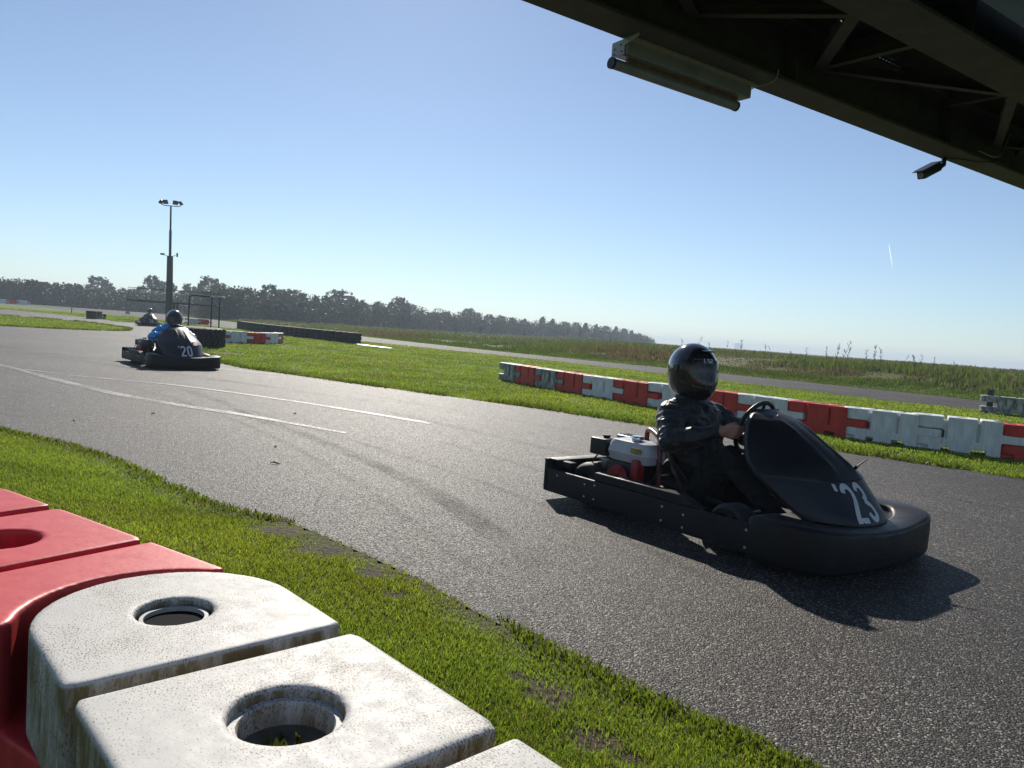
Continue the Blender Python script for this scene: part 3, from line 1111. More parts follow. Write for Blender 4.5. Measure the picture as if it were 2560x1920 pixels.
# ================================================================== BARRIERS
def plastic(name, col, dirt, dirt_amt, rough=0.42, speck=0.0, var=0.06):
    """rotomoulded plastic with grime on the upright faces and lichen specks on the tops"""
    m, nt, b = newmat(name)
    co = nt.coord()
    n1 = nt.noise(co, 3.5, 5, 0.65)
    n2 = nt.noise(co, 26.0, 5, 0.7)
    base = nt.ramp(n1, [(0.3, [c * (1 - var) for c in col]), (0.7, [min(1, c * (1 + var)) for c in col])])
    geo = nt.add('ShaderNodeNewGeometry')
    nz = nt.add('ShaderNodeSeparateXYZ', ins={'Vector': geo.outputs['Normal']}).outputs['Z']
    side = nt.add('ShaderNodeMapRange', ins={'Value': nz, 'From Min': 0.75, 'From Max': 0.2}).outputs[0]
    st = nt.add('ShaderNodeMapping', ins={'Vector': co, 'Scale': (9.0, 9.0, 2.2)})
    n3 = nt.noise(st.outputs[0], 2.2, 6, 0.72)
    g = nt.ramp(n3, [(0.36, (0, 0, 0)), (0.56, (1, 1, 1))])
    f = nt.add('ShaderNodeMath', operation='MULTIPLY', ins={0: side, 1: g})
    f2 = nt.add('ShaderNodeMath', operation='MULTIPLY', ins={0: f.outputs[0], 1: dirt_amt})
    c = nt.mix(f2.outputs[0], base, dirt)
    if speck > 0:
        stz = nt.add('ShaderNodeMapping', ins={'Vector': co, 'Rotation': (0, 0, 0.7), 'Scale': (1.0, 1.9, 1.0)})
        v = nt.noise(stz.outputs[0], 270.0, 2.0, 0.55)
        dn2 = nt.add('ShaderNodeMath', operation='MULTIPLY_ADD', ins={0: nt.noise(co, 6.0, 4, 0.65), 1: 0.55, 2: v})
        s = nt.ramp(dn2.outputs[0], [(0.83, (0, 0, 0)), (0.91, (1, 1, 1))])
        sp = nt.add('ShaderNodeMath', operation='MULTIPLY', ins={0: s, 1: speck})
        c = nt.mix(sp.outputs[0], c, (0.14, 0.10, 0.06))
    nt.link(c, b.inputs['Base Color'])
    rr = nt.add('ShaderNodeMapRange', ins={'Value': n2, 'From Min': 0.3, 'From Max': 0.7, 'To Min': rough - 0.06, 'To Max': rough + 0.14})
    nt.link(rr.outputs[0], b.inputs['Roughness'])
    b.inputs['Specular IOR Level'].default_value = 0.32
    nt.link(nt.bump(nt.noise(co, 60, 4, 0.6), 0.12, 0.004), b.inputs['Normal'])
    return m


M_WHITE_N = plastic('speckled_white_plastic', (0.60, 0.59, 0.565), (0.18, 0.14, 0.065), 1.0, 0.55, speck=0.85)
M_RED_N = plastic('clean_red_plastic', (0.64, 0.05, 0.055), (0.10, 0.02, 0.02), 0.35, 0.44)
M_WHITE = plastic('white_plastic', (0.80, 0.81, 0.80), (0.40, 0.41, 0.37), 0.40, 0.45)
M_MOSSY = plastic('algae_white_plastic', (0.52, 0.55, 0.51), (0.11, 0.125, 0.10), 0.95, 0.55)
M_RED = plastic('red_plastic', (0.68, 0.045, 0.03), (0.25, 0.035, 0.028), 0.4, 0.42)
M_ORANGE = plastic('faded_orange_plastic', (0.50, 0.12, 0.05), (0.22, 0.07, 0.04), 0.5, 0.5)
M_PIPE = plain('grey_pipe', (0.40, 0.40, 0.38), 0.5, var=0.15, scale=40)
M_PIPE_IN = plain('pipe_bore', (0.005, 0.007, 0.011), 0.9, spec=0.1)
M_MOSS = leafy('moss', 0.3, 0.9)

BP, BW, BH = 0.80, 0.335, 0.385          # pitch, width, height of a block
PIN_X, G1, FILL_X, G2, HORN = 0.08, 0.25, 0.416, 0.572, 0.79


def block_solids(fine):
    hw = BW / 2
    mb = MB()
    nseg = 72 if fine else 32
    th = [2 * math.pi * (k + 0.5) / nseg for k in range(nseg)]

    def lip_outline(a, inset=0.0):
        c, s = math.cos(a), math.sin(a)
        if c < 0:
            return (PIN_X + (hw - inset) * c, (hw - inset) * s)
        t = min((G1 - 0.012 - PIN_X) / max(c, 1e-6), (hw - inset) / max(abs(s), 1e-6))
        return (PIN_X + t * c, t * s)

    def box_outline(a, cx, hx, hy):
        c, s = math.cos(a), math.sin(a)
        t = min(hx / max(abs(c), 1e-6), hy / max(abs(s), 1e-6))
        return (cx + t * c, t * s)
    zs0, zs1 = 0.150, 0.250              # the slot / tab level
    # upper lip with its pin hole
    mb.ring([lip_outline(a) for a in th], [(PIN_X + 0.049 * math.cos(a), 0.049 * math.sin(a)) for a in th], zs1, BH)
    # lower lip
    lp = [lip_outline(a) for a in th]
    mb.prism(lp, 0.055, zs0)
    mb.box((0.02, 0, 0.03), (0.16, BW * 0.8, 0.06))
    # middle segment with the fill hole
    hx = (G2 - G1) / 2 - 0.014
    mb.ring([box_outline(a, FILL_X, hx, hw) for a in th], [(FILL_X + 0.059 * math.cos(a), 0.059 * math.sin(a)) for a in th], 0.125, BH)
    # end segment, hollowed for the next lip
    x0, x1 = G2 + 0.014, HORN
    arc = []
    for k in range(17):
        a = math.pi / 2 + math.pi * k / 16
        rr_ = hw + 0.005
        arc.append((BP + PIN_X + rr_ * math.cos(a), min(hw - 0.012, max(-(hw - 0.012), rr_ * math.sin(a)))))
    arc = [p for p in arc if p[0] < x1 - 0.004]
    poly = [(x0, -hw), (x1, -hw), (x1, -hw + 0.012)] + list(reversed(arc)) + [(x1, hw - 0.012), (x1, hw), (x0, hw)]
    mb.prism(poly, 0.125, BH)
    mb.prism(poly, 0.055, 0.135)
    # core behind the grooves and the foot between the fork slots
    mb.box(((G1 + 0.63) / 2, 0, 0.21), (0.63 - G1, BW - 0.085, 0.16))
    mb.box((G1 + 0.004, 0, 0.29), (0.06, BW - 0.085, 0.10))
    mb.box((G2, 0, 0.255), (0.07, BW - 0.085, 0.17))
    mb.box(((G1 - 0.01 + 0.70) / 2, 0, 0.095), (0.70 - G1 + 0.01, BW, 0.08))
    mb.box((0.415, 0, 0.03), (0.20, BW, 0.065))
    mb.box((0.725, 0, 0.03), (0.13, BW, 0.065))
    mb.box((0.165, 0, 0.03), (0.13, BW, 0.065))
    # tab
    mb.box(((0.60 + 1.02) / 2, 0, 0.200), (0.42, BW - 0.020, 0.090))
    return mb.mesh('block', None)


BLOCK_FAR = remeshed(block_solids(False), 0.0075, 1, 0.5, 'barrier_block')
BLOCK_NEAR = remeshed(block_solids(True), 0.0042, 4, 0.5, 'barrier_block_near')
print('block faces', len(BLOCK_FAR.polygons), len(BLOCK_NEAR.polygons))
BLOCKS = {}


def block_mesh(src, mat):
    key = (src.name, mat.name)
    if key not in BLOCKS:
        me = src.copy()
        me.materials.clear()
        me.materials.append(mat)
        BLOCKS[key] = me
    return BLOCKS[key]


def barrier(loc, rz, mat, label, group, near=False, scale=1.0):
    root = empty('barrier_block', loc, rz, label=label, cat='barrier', group=group)
    root.scale = (scale,) * 3
    link('shell', block_mesh(BLOCK_NEAR if near else BLOCK_FAR, mat), None, root)
    return root


# the two blocks at the verge, close to the camera
NS = 1.1
NZ = 0.551 - BH * NS
wb = barrier((-0.539, 1.174, NZ), R(-47.3), M_WHITE_N, 'lichen-speckled white barrier block with a pipe in its rounded end', 'barrier blocks on the near verge', True, NS)
rb = barrier((-1.311, 1.635, NZ), R(-33.0), M_RED_N, 'glossy red barrier block butted against the speckled white one', 'barrier blocks on the near verge', True, NS)
MB().lathe([(0.0485, 0.30), (0.0485, BH - 0.016), (0.0505, BH - 0.013), (0.0585, BH - 0.013), (0.0595, 0.30)], 48, Matrix.Translation((FILL_X, 0, 0))).build('hole_collar', M_WHITE_N, wb)
pipe = MB()
pipe.lathe([(0.0435, 0.10), (0.0435, BH - 0.010), (0.0385, BH - 0.010), (0.0385, 0.10)], 48, Matrix.Translation((PIN_X, 0, 0)))
pp = pipe.build('pin_pipe', M_PIPE, wb)
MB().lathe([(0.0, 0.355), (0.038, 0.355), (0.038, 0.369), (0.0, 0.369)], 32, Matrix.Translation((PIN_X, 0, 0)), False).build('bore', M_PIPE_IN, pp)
# silt, drain and moss in the fill hole
MB().lathe([(0.0, 0.300), (0.0495, 0.300), (0.0495, 0.346), (0.02, 0.343), (0.0, 0.343)], 32, Matrix.Translation((FILL_X, 0, 0)), False).build(
    'hole_floor', plain('wet_silt', (0.10, 0.095, 0.075), 0.6, var=0.5, scale=35, bump=0.5, bscale=50), wb)
mp = RNG.normal(0, 0.011, (70, 2)) + np.array([FILL_X + 0.014, -0.012])
mo = blades('moss', mp, np.full(70, 0.343), RNG.uniform(0.006, 0.02, 70), RNG.uniform(0.004, 0.008, 70),
            np.array([0.075, 0.085, 0.02]) * RNG.uniform(0.5, 1.4, 70)[:, None], 0.8, M_MOSS)
mo.parent = wb

# the long row on the lawn, from its free end
ROW = [(-0.31, 15.93), (0.03, 15.21), (0.41, 14.5), (0.79, 13.8), (1.2, 13.11), (1.66, 12.46), (2.11, 11.8), (2.66, 11.21), (3.15, 10.58), (3.63, 9.94), (4.15, 9.34), (4.77, 8.83), (5.52, 8.42), (6.24, 8.07)]
ROWC = 'wrwrwrwrwrwwr'
ORD = ['first', 'second', 'third', 'fourth', 'fifth', 'sixth', 'seventh', 'eighth', 'ninth', 'tenth', 'eleventh', 'twelfth', 'thirteenth']
for i, ch in enumerate(ROWC):
    a, b = Vector(ROW[i]), Vector(ROW[i + 1])
    dv = b - a
    ang = math.atan2(dv.y, dv.x)
    # ROW traces the near bottom edge: shift to the block axis
    nrm = Vector((-dv.y, dv.x)).normalized()
    p = a + nrm * BW / 2
    mat = M_RED if ch == 'r' else (M_MOSSY if i in (0, 2) else M_WHITE)
    look = 'red' if ch == 'r' else ('algae-streaked white' if i in (0, 2) else 'pale white')
    gz = -0.02 if i < 6 else -0.005
    barrier((p.x, p.y, gz), ang, mat, f'{look} plastic barrier block, {ORD[i]} from the open end of the lawn row', 'barrier row across the lawn', scale=min(1.04, dv.length / BP))

# the block at the frame's edge by the far track, its locking pin standing in the free end
wr = barrier((10.3, 16.55, 0.0), R(-38), M_MOSSY, 'grimy white barrier block with a dark pin in its open slot', None)
MB().box((PIN_X + 0.02, 0, 0.27), (0.11, 0.11, 0.50), 0.01).build('locking_pin', plain('dark_post', (0.03, 0.033, 0.035), 0.7, var=0.3), wr)

# short curved row behind the tractor tyre
SHORT = [(-10.05, 24.3), (-9.35, 24.75), (-8.78, 25.35), (-8.42, 26.05), (-8.28, 26.85), (-8.36, 27.65), (-8.62, 28.40)]
for i, (mat, look) in enumerate([(M_RED, 'red'), (M_WHITE, 'bluish white'), (M_RED, 'bright red'), (M_WHITE, 'pale white'), (M_ORANGE, 'faded orange'), (M_MOSSY, 'stained white')]):
    a, b = Vector(SHORT[i]), Vector(SHORT[i + 1])
    dv = b - a
    barrier((a.x - 0.22, a.y, 0.0), math.atan2(dv.y, dv.x), mat, f'{look} barrier block, {ORD[i]} from the tractor tyre', 'curved barrier row behind the tractor tyre', scale=dv.length / BP)

# two more beyond the parked frame, three far away by the far track
for i, (mat, look) in enumerate([(M_WHITE, 'small far white barrier block behind the tube frame'), (M_RED, 'small far red barrier block behind the tube frame')]):
    barrier((-23.0 + i * 0.52, 53.1 + i * 0.62, 0.0), R(50) * 0 + math.atan2(0.62, 0.52), mat, look, 'barriers between the tracks behind the frame')
for i, (mat, look) in enumerate([(M_WHITE, 'white'), (M_RED, 'red'), (M_WHITE, 'red-tipped white')]):
    barrier((-70.6 + i * 0.93, 103.0 + i * 0.85, 0.0), math.atan2(0.85, 0.93), mat, f'tiny far {look} barrier block where the far track bends', 'barriers where the far track bends', scale=1.55)

# ================================================================== TYRES
M_RUBBER = plain('black_rubber', (0.016, 0.016, 0.017), 0.62, var=0.35, scale=14, bump=0.3, bscale=40)
M_RUBBER_OLD = plain('weathered_rubber', (0.022, 0.022, 0.024), 0.75, var=0.4, scale=6, bump=0.5, bscale=14, bdist=0.01)


def tyre_profile(ro, ri, w, n=5):
    h = w / 2
    return [(ri, -h * 0.8), (ri + (ro - ri) * 0.4, -h), (ro - 0.06 * ro, -h * 0.92), (ro, -h * 0.6), (ro * 1.005, 0), (ro, h * 0.6), (ro - 0.06 * ro, h * 0.92),
            (ri + (ro - ri) * 0.4, h), (ri, h * 0.8), (ri + (ro - ri) * 0.3, h * 0.4), (ri + (ro - ri) * 0.3, -h * 0.4)]


CAR_TYRE = MB().lathe(tyre_profile(0.30, 0.19, 0.165), 18).mesh('tyre', 50)
CAR_TYRE.materials.append(M_RUBBER_OLD)


def tyre_stack(x, y, label, group, n=3, rz=0.0):
    t = empty('tyre_stack', (x, y, 0), rz, label=label, cat='tyres', group=group)
    for k in range(n):
        o = link('tyre', CAR_TYRE, None, t)
        o.location = (rt.uniform(-0.02, 0.02), rt.uniform(-0.02, 0.02), 0.083 + 0.163 * k)
        o.rotation_euler = (0, 0, rt.uniform(0, 1))
    return t


wall = smooth_line([(-7.2, 34.2), (-9.6, 36.9), (-12.4, 40.3), (-15.2, 44.6), (-17.7, 49.2)], 40)
acc, last, cnt = 0.0, wall[0], 0
tyre_stack(wall[0].x, wall[0].y, 'black tyre stack ending the long tyre wall beside the pale gravel', None)
for p in wall[1:]:
    acc += (p - last).length
    last = p
    if acc >= 0.61:
        acc -= 0.61
        tyre_stack(p.x, p.y, 'black tyre stack inside the long tyre wall', 'stacks of the long tyre wall')
for k, (x, y) in enumerate([(-25.75, 46.2), (-25.95, 46.9), (-26.2, 47.6), (-26.5, 48.3), (-26.7, 49.0)]):
    tyre_stack(x, y, 'black tyre stack in the short tyre wall by the grass island', 'stacks of the short tyre wall', 3 if k < 3 else 2)

# tractor tyre lying flat, lugs round its tread
tt = empty('tractor_tyre', (-8.66, 20.9, 0), 0.4, label='big black tractor tyre lying flat behind the blue driver', cat='tyre')
MB().lathe([(0.34, 0.02), (0.50, 0.0), (0.60, 0.04), (0.63, 0.12), (0.635, 0.27), (0.63, 0.42), (0.60, 0.50), (0.50, 0.54), (0.34, 0.52), (0.40, 0.40), (0.40, 0.14)], 56).build('casing', M_RUBBER_OLD, tt)
lug = MB()
lug.box((0.645, 0, 0.0), (0.05, 0.055, 0.25), 0.012)
LUG = lug.mesh('lug', 40)
LUG.materials.append(M_RUBBER_OLD)
for k in range(26):
    for up in (0, 1):
        o = link('lug', LUG, None, tt)
        o.matrix_local = Matrix.Rotation(2 * math.pi * (k + 0.5 * up) / 26, 4, 'Z') @ Matrix.Translation((0, 0, 0.40 if up else 0.15)) @ Matrix.Rotation(R(28 if up else -28), 4, 'X')

# ================================================================== STREET FURNITURE
M_CONC = plain('pole_concrete', (0.062, 0.070, 0.062), 0.85, var=0.2, scale=5, bump=0.3, bscale=30)
M_DARKMETAL = plain('dark_metal', (0.05, 0.052, 0.055), 0.5, metal=0.6, var=0.2)
M_BLACKPAINT = plain('black_paint', (0.012, 0.012, 0.013), 0.35, var=0.3)
M_LAMPGLASS = plain('lamp_glass', (0.35, 0.36, 0.33), 0.15, var=0.1)
mast = empty('floodlight_mast', (-23.6, 51.8, 0), 0.25, label='concrete floodlight mast with four lamps on a slim top pole', cat='light mast')
mast.rotation_euler = (0, R(-1.3), 0.25)
MB().tube([(0, 0, -0.1), (0, 0, 2.0), (0, 0, 4.5)], [0.235, 0.215, 0.19], 20).build('pillar', M_CONC, mast)
MB().tube([(0, 0, 4.45), (0, 0, 6.2), (0, 0, 6.25), (0, 0, 7.85)], [0.085, 0.085, 0.062, 0.055], 12).build('top_pole', M_DARKMETAL, mast)
MB().tube([(-0.62, 0, 7.95), (-0.4, 0, 7.85), (0.4, 0, 7.85), (0.62, 0, 7.9)], 0.03, 6).build('cross_arm', M_DARKMETAL, mast)
for k, (x, y, tilt, yaw) in enumerate([(-0.62, 0.05, -55, 70), (-0.33, -0.08, -60, -20), (0.30, -0.08, -60, 25), (0.60, 0.05, -45, -60)]):
    mtx = Matrix.Translation((x, y, 8.08)) @ Matrix.Rotation(R(yaw), 4, 'Z') @ Matrix.Rotation(R(tilt), 4, 'X')
    lm = MB().box((0, 0, 0), (0.34, 0.28, 0.10), 0.02, 2, mtx).build('floodlight', M_DARKMETAL, mast)
    MB().box((0, 0, 0.053), (0.29, 0.23, 0.008), 0, 1, mtx).build('lens', M_LAMPGLASS, lm)
for s, dz in ((-1, 0.05), (1, 0.0)):
    MB().tube([(0.15 * s, 0, 4.5), (0.36 * s, -0.05, 4.56)], 0.018, 6).build('bracket', M_DARKMETAL, mast)
    MB().box((0.46 * s, -0.08, 4.6), (0.26 if s < 0 else 0.10, 0.12, 0.12 if s < 0 else 0.26), 0.02, 2,
             None).build('mast_camera', M_DARKMETAL, mast)

# raised platform with a railing carried by the mast foot
pl = empty('viewing_platform', (-26.3, 52.6, 0), math.atan2(-0.6, 6.4) * 0 - 0.02, label='dark raised walkway with a thin railing passing behind the mast', cat='platform')
LEN = 6.2
MB().box((LEN / 2 - 0.4, 0, 1.36), (LEN, 0.9, 0.12), 0.01).build('deck', M_BLACKPAINT, pl)
M_RAIL = plain('grey_rail', (0.05, 0.055, 0.06), 0.5, metal=0.4, var=0.2)
for yy in (-0.42, 0.42):
    MB().tube([(-0.35, yy, 2.22), (LEN - 0.45, yy, 2.22)], 0.018, 6).build('handrail', M_RAIL, pl)
    for k in range(11):
        x = -0.35 + (LEN - 0.1) * k / 10
        MB().tube([(x, yy, 1.4), (x, yy, 2.22)], 0.012, 5).build('railing_post', M_RAIL, pl)
for x in (2.62, 2.86):
    MB().tube([(x, 0.1, 0), (x, 0.1, 1.32)], 0.07, 8).build('support_post', M_BLACKPAINT, pl)

# black tube frame standing behind the tractor tyre
fr = empty('tube_frame', (-9.85, 22.9, 0), R(12), label='black metal tube frame with a rounded top behind the tractor tyre', cat='frame')
hh = 1.43
MB().tube(smooth_line([(0, 0, 0), (0, 0, hh - 0.16), (0.03, 0, hh - 0.04), (0.14, 0, hh), (0.62, 0, hh), (0.98, 0, hh)], 5), 0.021, 8).build('front_tube', M_BLACKPAINT, fr)
MB().tube([(0.64, 0, 0), (0.64, 0, hh)], 0.021, 8).build('leg', M_BLACKPAINT, fr)
MB().tube([(0.86, 0.05, 0), (0.86, 0.05, hh)], 0.021, 8).build('leg', M_BLACKPAINT, fr)
MB().box((0.80, 0, hh), (0.42, 0.10, 0.045), 0.012).build('top_plate', plain('lit_steel', (0.30, 0.31, 0.31), 0.35, metal=0.7, var=0.2), fr)  # light catching the top bar is put into this paler metal colour

# warning sign and marker post between the far tracks
sg = empty('warning_sign', (-36.9, 72.3, 0), R(20), label='small triangular warning sign standing in the strip between tracks', cat='sign')
tri = [(-0.24, 0.18), (0.24, 0.18), (0.0, 0.62)]
mtx = Matrix.Rotation(R(90), 4, 'X')
MB().prism(tri, -0.01, 0.01, mtx).build('sign_plate', plain('sign_red', (0.22, 0.02, 0.02), 0.5), sg)
MB().prism([(x * 0.62, 0.32 + (y - 0.32) * 0.62) for x, y in tri], 0.011, 0.015, mtx).build('sign_face', plain('sign_white', (0.45, 0.45, 0.43), 0.5), sg)
MB().box((0, -0.017, 0.345), (0.05, 0.004, 0.16)).build('sign_symbol', M_BLACKPAINT, sg)
for s in (-1, 1):
    MB().tube([(0.05 * s, 0.02, 0.2), (0.14 * s, 0.12 * s, 0.0)], 0.014, 6).build('leg', M_DARKMETAL, sg)
X = 60 * (205 - 1280) / 1900
mk = MB().tube([(0, 0, 0), (0, 0, 0.52), (0, 0, 0.56)], [0.035, 0.035, 0.02], 8).build('marker_post', M_DARKMETAL)
mk.location = (-36.2, 62.0, 0)
tag(mk, 'thin dark marker post on the grass by the far track', 'post')

# rubber crumbs and twigs lying on the asphalt
M_CRUMB = plain('rubber_crumb', (0.010, 0.009, 0.009), 0.8)
for k, (x, y, s) in enumerate([(-3.3, 7.0, .03), (-3.6, 6.25, .02), (-4.4, 6.45, .035), (-4.1, 6.0, .025), (-1.55, 5.05, .035), (-2.2, 7.75, .02), (-1.75, 5.7, .02)]):
    mb = MB()
    a = rt.uniform(0, 3)
    mb.tube([(-s, 0, 0.012), (-s * 0.3, s * 0.3, 0.020), (s * 0.4, -s * 0.1, 0.016), (s, s * 0.2, 0.012)], [0.002, 0.005, 0.006, 0.002], 6, mat=Matrix.Rotation(a, 4, 'Z'))
    o = mb.build('rubber_crumb', M_CRUMB)
    o.location = (x, y, 0)
    tag(o, 'small dark shred of tyre rubber lying on the asphalt', 'rubber shred', 'rubber shreds on the track')


# ================================================================== FOOTBRIDGE OVERHEAD
BU = Vector((0.822, 0.569, 0))
ang = math.atan2(BU.y, BU.x)
bridge = empty('footbridge', (-0.10, 4.02, 0), ang, label='dark steel footbridge crossing overhead on two long girders', cat='bridge')
# local frame: x along the bridge, y outward (towards the open track), z up
m_, nt, b_ = newmat('old_bridge_paint')
co = nt.coord()
n1 = nt.noise(co, 3.0, 6, 0.7)
n2 = nt.noise(co, 22.0, 5, 0.7)
c = nt.ramp(n1, [(0.35, (0.075, 0.080, 0.088)), (0.6, (0.115, 0.118, 0.122))])
c = nt.mix(nt.ramp(n2, [(0.62, (0, 0, 0)), (0.75, (1, 1, 1))]), c, (0.065, 0.04, 0.028))
nt.link(c, b_.inputs['Base Color'])
b_.inputs['Roughness'].default_value = 0.7
nt.link(nt.bump(n2, 0.3, 0.004), b_.inputs['Normal'])
M_BR = m_
M_BLUE = plain('blue_bridge_paint', (0.14, 0.25, 0.50), 0.5, var=0.35, scale=3)
M_DECK = plain('dark_deck', (0.03, 0.03, 0.028), 0.8, var=0.2)
U0, U1 = -5.0, 13.0
UM, UL = (U0 + U1) / 2, U1 - U0


def girder(y0, y1, name):
    g_ = MB()
    yc, w = (y0 + y1) / 2, abs(y1 - y0)
    g_.box((UM, yc, 2.712), (UL, w, 0.024), 0.003, 1)
    g_.box((UM, yc, 2.90), (UL, 0.016, 0.352))
    g_.box((UM, yc, 3.088), (UL, w, 0.024), 0.003, 1)
    o = g_.build(name, M_BR, bridge)
    for k in range(9):
        MB().box((U0 + 1.0 + 2.0 * k, yc, 2.90), (0.014, w * 0.9, 0.348)).build('stiffener', M_BR, o)
    return o


girder(-0.23, 0.0, 'girder')
girder(-1.30, -1.02, 'girder')
blue = MB()
blue.box((UM, -1.75, 2.86), (UL, 0.50, 0.30), 0.01)
bo = blue.build('blue_beam', M_BLUE, bridge)
for k in range(6):
    MB().lathe([(0, 0), (0.018, 0), (0.018, 0.012), (0, 0.012)], 8, Matrix.Translation((0.5 + k * 0.9, -1.62 - 0.08 * (k % 2), 2.698)), False).build('bolt', M_DARKMETAL, bo)
for (x0, y0, x1, y1, rr_) in [(1.46, -1.03, 2.25, -0.2, 0.035), (2.25, -0.2, 2.29, -1.03, 0.022), (1.05, -0.2, 1.90, -1.03, 0.022), (2.29, -0.2, 3.96, -1.03, 0.022), (3.17, -1.03, 4.80, -0.2, 0.03),
                              (-0.4, -1.03, 1.05, -0.2, 0.03), (3.96, -1.03, 5.2, -0.2, 0.022), (4.8, -0.2, 6.2, -1.03, 0.022), (6.2, -1.03, 7.6, -0.2, 0.03), (-1.8, -0.2, -0.4, -1.03, 0.022)]:
    b = MB()
    dx, dy = x1 - x0, y1 - y0
    Lb = math.hypot(dx, dy)
    mt = Matrix.Translation(((x0 + x1) / 2, (y0 + y1) / 2, 2.86 + rr_ * 0.3)) @ Matrix.Rotation(math.atan2(dy, dx), 4, 'Z')
    b.box((0, 0, 0.0), (Lb, rr_ * 2.2, 0.008), 0, 1, mt)
    b.box((0, rr_ * 1.0, 0.035), (Lb, 0.008, 0.07), 0, 1, mt)
    b.build('cross_brace', M_BR, bridge)
# perforated deck plate: round holes let points of sky through
m_, nt, b_ = newmat('perforated_plate')
b_.inputs['Base Color'].default_value = (0.03, 0.03, 0.028, 1)
b_.inputs['Roughness'].default_value = 0.8
co = nt.coord()
sp = nt.add('ShaderNodeVectorMath', operation='SCALE', ins={0: co})
sp.inputs['Scale'].default_value = 24.0
fr_ = nt.add('ShaderNodeVectorMath', operation='FRACTION', ins={0: sp.outputs[0]})
ct = nt.add('ShaderNodeVectorMath', operation='SUBTRACT', ins={0: fr_.outputs[0], 1: (0.5, 0.5, 0.5)})
fl = nt.add('ShaderNodeVectorMath', operation='MULTIPLY', ins={0: ct.outputs[0], 1: (1, 1, 0)})
ln = nt.add('ShaderNodeVectorMath', operation='LENGTH', ins={0: fl.outputs[0]})
nn = nt.noise(co, 3.0, 2, 0.5)
thr = nt.ramp(nn, [(0.44, (0, 0, 0)), (0.60, (0.17, 0.17, 0.17))])
gt = nt.add('ShaderNodeMath', operation='GREATER_THAN', ins={0: ln.outputs['Value'], 1: thr})
nt.link(gt.outputs[0], b_.inputs['Alpha'])
MB().box((UM, -0.9, 3.13), (UL, 1.9, 0.05)).build('deck_plate', m_, bridge)
for k in range(13):
    MB().box((-4.5 + 1.4 * k, -0.62, 3.04), (0.06, 0.78, 0.10)).build('deck_bearer', M_BR, bridge)
for yy in (-0.1, -1.75):
    MB().tube([(U0, yy, 4.2), (U1, yy, 4.2)], 0.025, 8).build('handrail', M_BR, bridge)
    for k in range(10):
        MB().tube([(U0 + 2 * k, yy, 3.1), (U0 + 2 * k, yy, 4.2)], 0.02, 6).build('railing_post', M_BR, bridge)
for x in (U0 + 0.3, U1 - 0.4):
    for yy in (-0.115, -1.16):
        MB().box((x, yy, 1.3), (0.18, 0.18, 2.8), 0.01).build('column', M_BR, bridge)

# strip light hung on the outer girder
strip_l = empty('strip_light', (0, 0, 0), 0, label='long grey strip light hanging below the footbridge girder', cat='light')
strip_l.matrix_world = Matrix.Translation((-0.10, 4.02, 0)) @ Matrix.Rotation(ang, 4, 'Z')
M_ALU = plain('dull_aluminium', (0.29, 0.32, 0.38), 0.5, metal=0.2, var=0.15, scale=6)
M_ALU2 = plain('white_bracket', (0.42, 0.44, 0.46), 0.45, var=0.1)
M_RUST = plain('rusty_seam', (0.20, 0.12, 0.06), 0.8, var=0.4, scale=15)
LX0, LX1 = 0.72, 1.80
LMx, LLx = (LX0 + LX1) / 2, LX1 - LX0
MB().box((LMx, 0.012, 2.650), (LLx, 0.10, 0.076), 0.006).build('housing', M_ALU, strip_l)
MB().box((LMx, -0.055, 2.690), (LLx + 0.02, 0.035, 0.018)).build('mounting_rail', M_ALU2, strip_l)
MB().box((LMx, 0.03, 2.6), (LLx - 0.12, 0.024, 0.034), 0.004).build('neck', M_RUST, strip_l)
tubeo = MB().tube([(LX0 - 0.04, 0.035, 2.565), (LX1 - 0.06, 0.035, 2.565)], 0.030, 20).build('light_tube', M_ALU, strip_l)
for x in (LX0 - 0.046, LX1 - 0.054):
    MB().tube([(x - 0.008, 0.035, 2.565), (x + 0.008, 0.035, 2.565)], 0.0325, 20).build('end_cap', M_BLACKPAINT, tubeo)
br_ = MB()
br_.prism([(0.03 - 0.052, 2.61), (0.03 + 0.055, 2.61), (0.03 + 0.055, 2.695), (-0.13, 2.699), (-0.13, 2.685), (0.03 - 0.052, 2.66)], -0.004, 0.004,
          Matrix.Translation((LX0 - 0.006, 0, 0)) @ Matrix(((0, 0, 1, 0), (1, 0, 0, 0), (0, 1, 0, 0), (0, 0, 0, 1))))
bra = br_.build('end_bracket', M_ALU2, strip_l)
for (yy, zz) in [(0.06, 2.625), (0.06, 2.655), (0.01, 2.67), (0.0, 2.63)]:
    MB().tube([(LX0 - 0.014, yy, zz), (LX0 - 0.0105, yy, zz)], 0.005, 8).build('screw', M_BLACKPAINT, bra)
MB().tube(smooth_line([(LX1, 0.0, 2.66), (LX1 + 0.02, -0.05, 2.685), (LX1 + 0.03, -0.14, 2.688), (LX1 + 0.0, -0.22, 2.694), (LX1 - 0.02, -0.25, 2.74)], 4), 0.004, 6).build('cable', M_ALU2, strip_l)

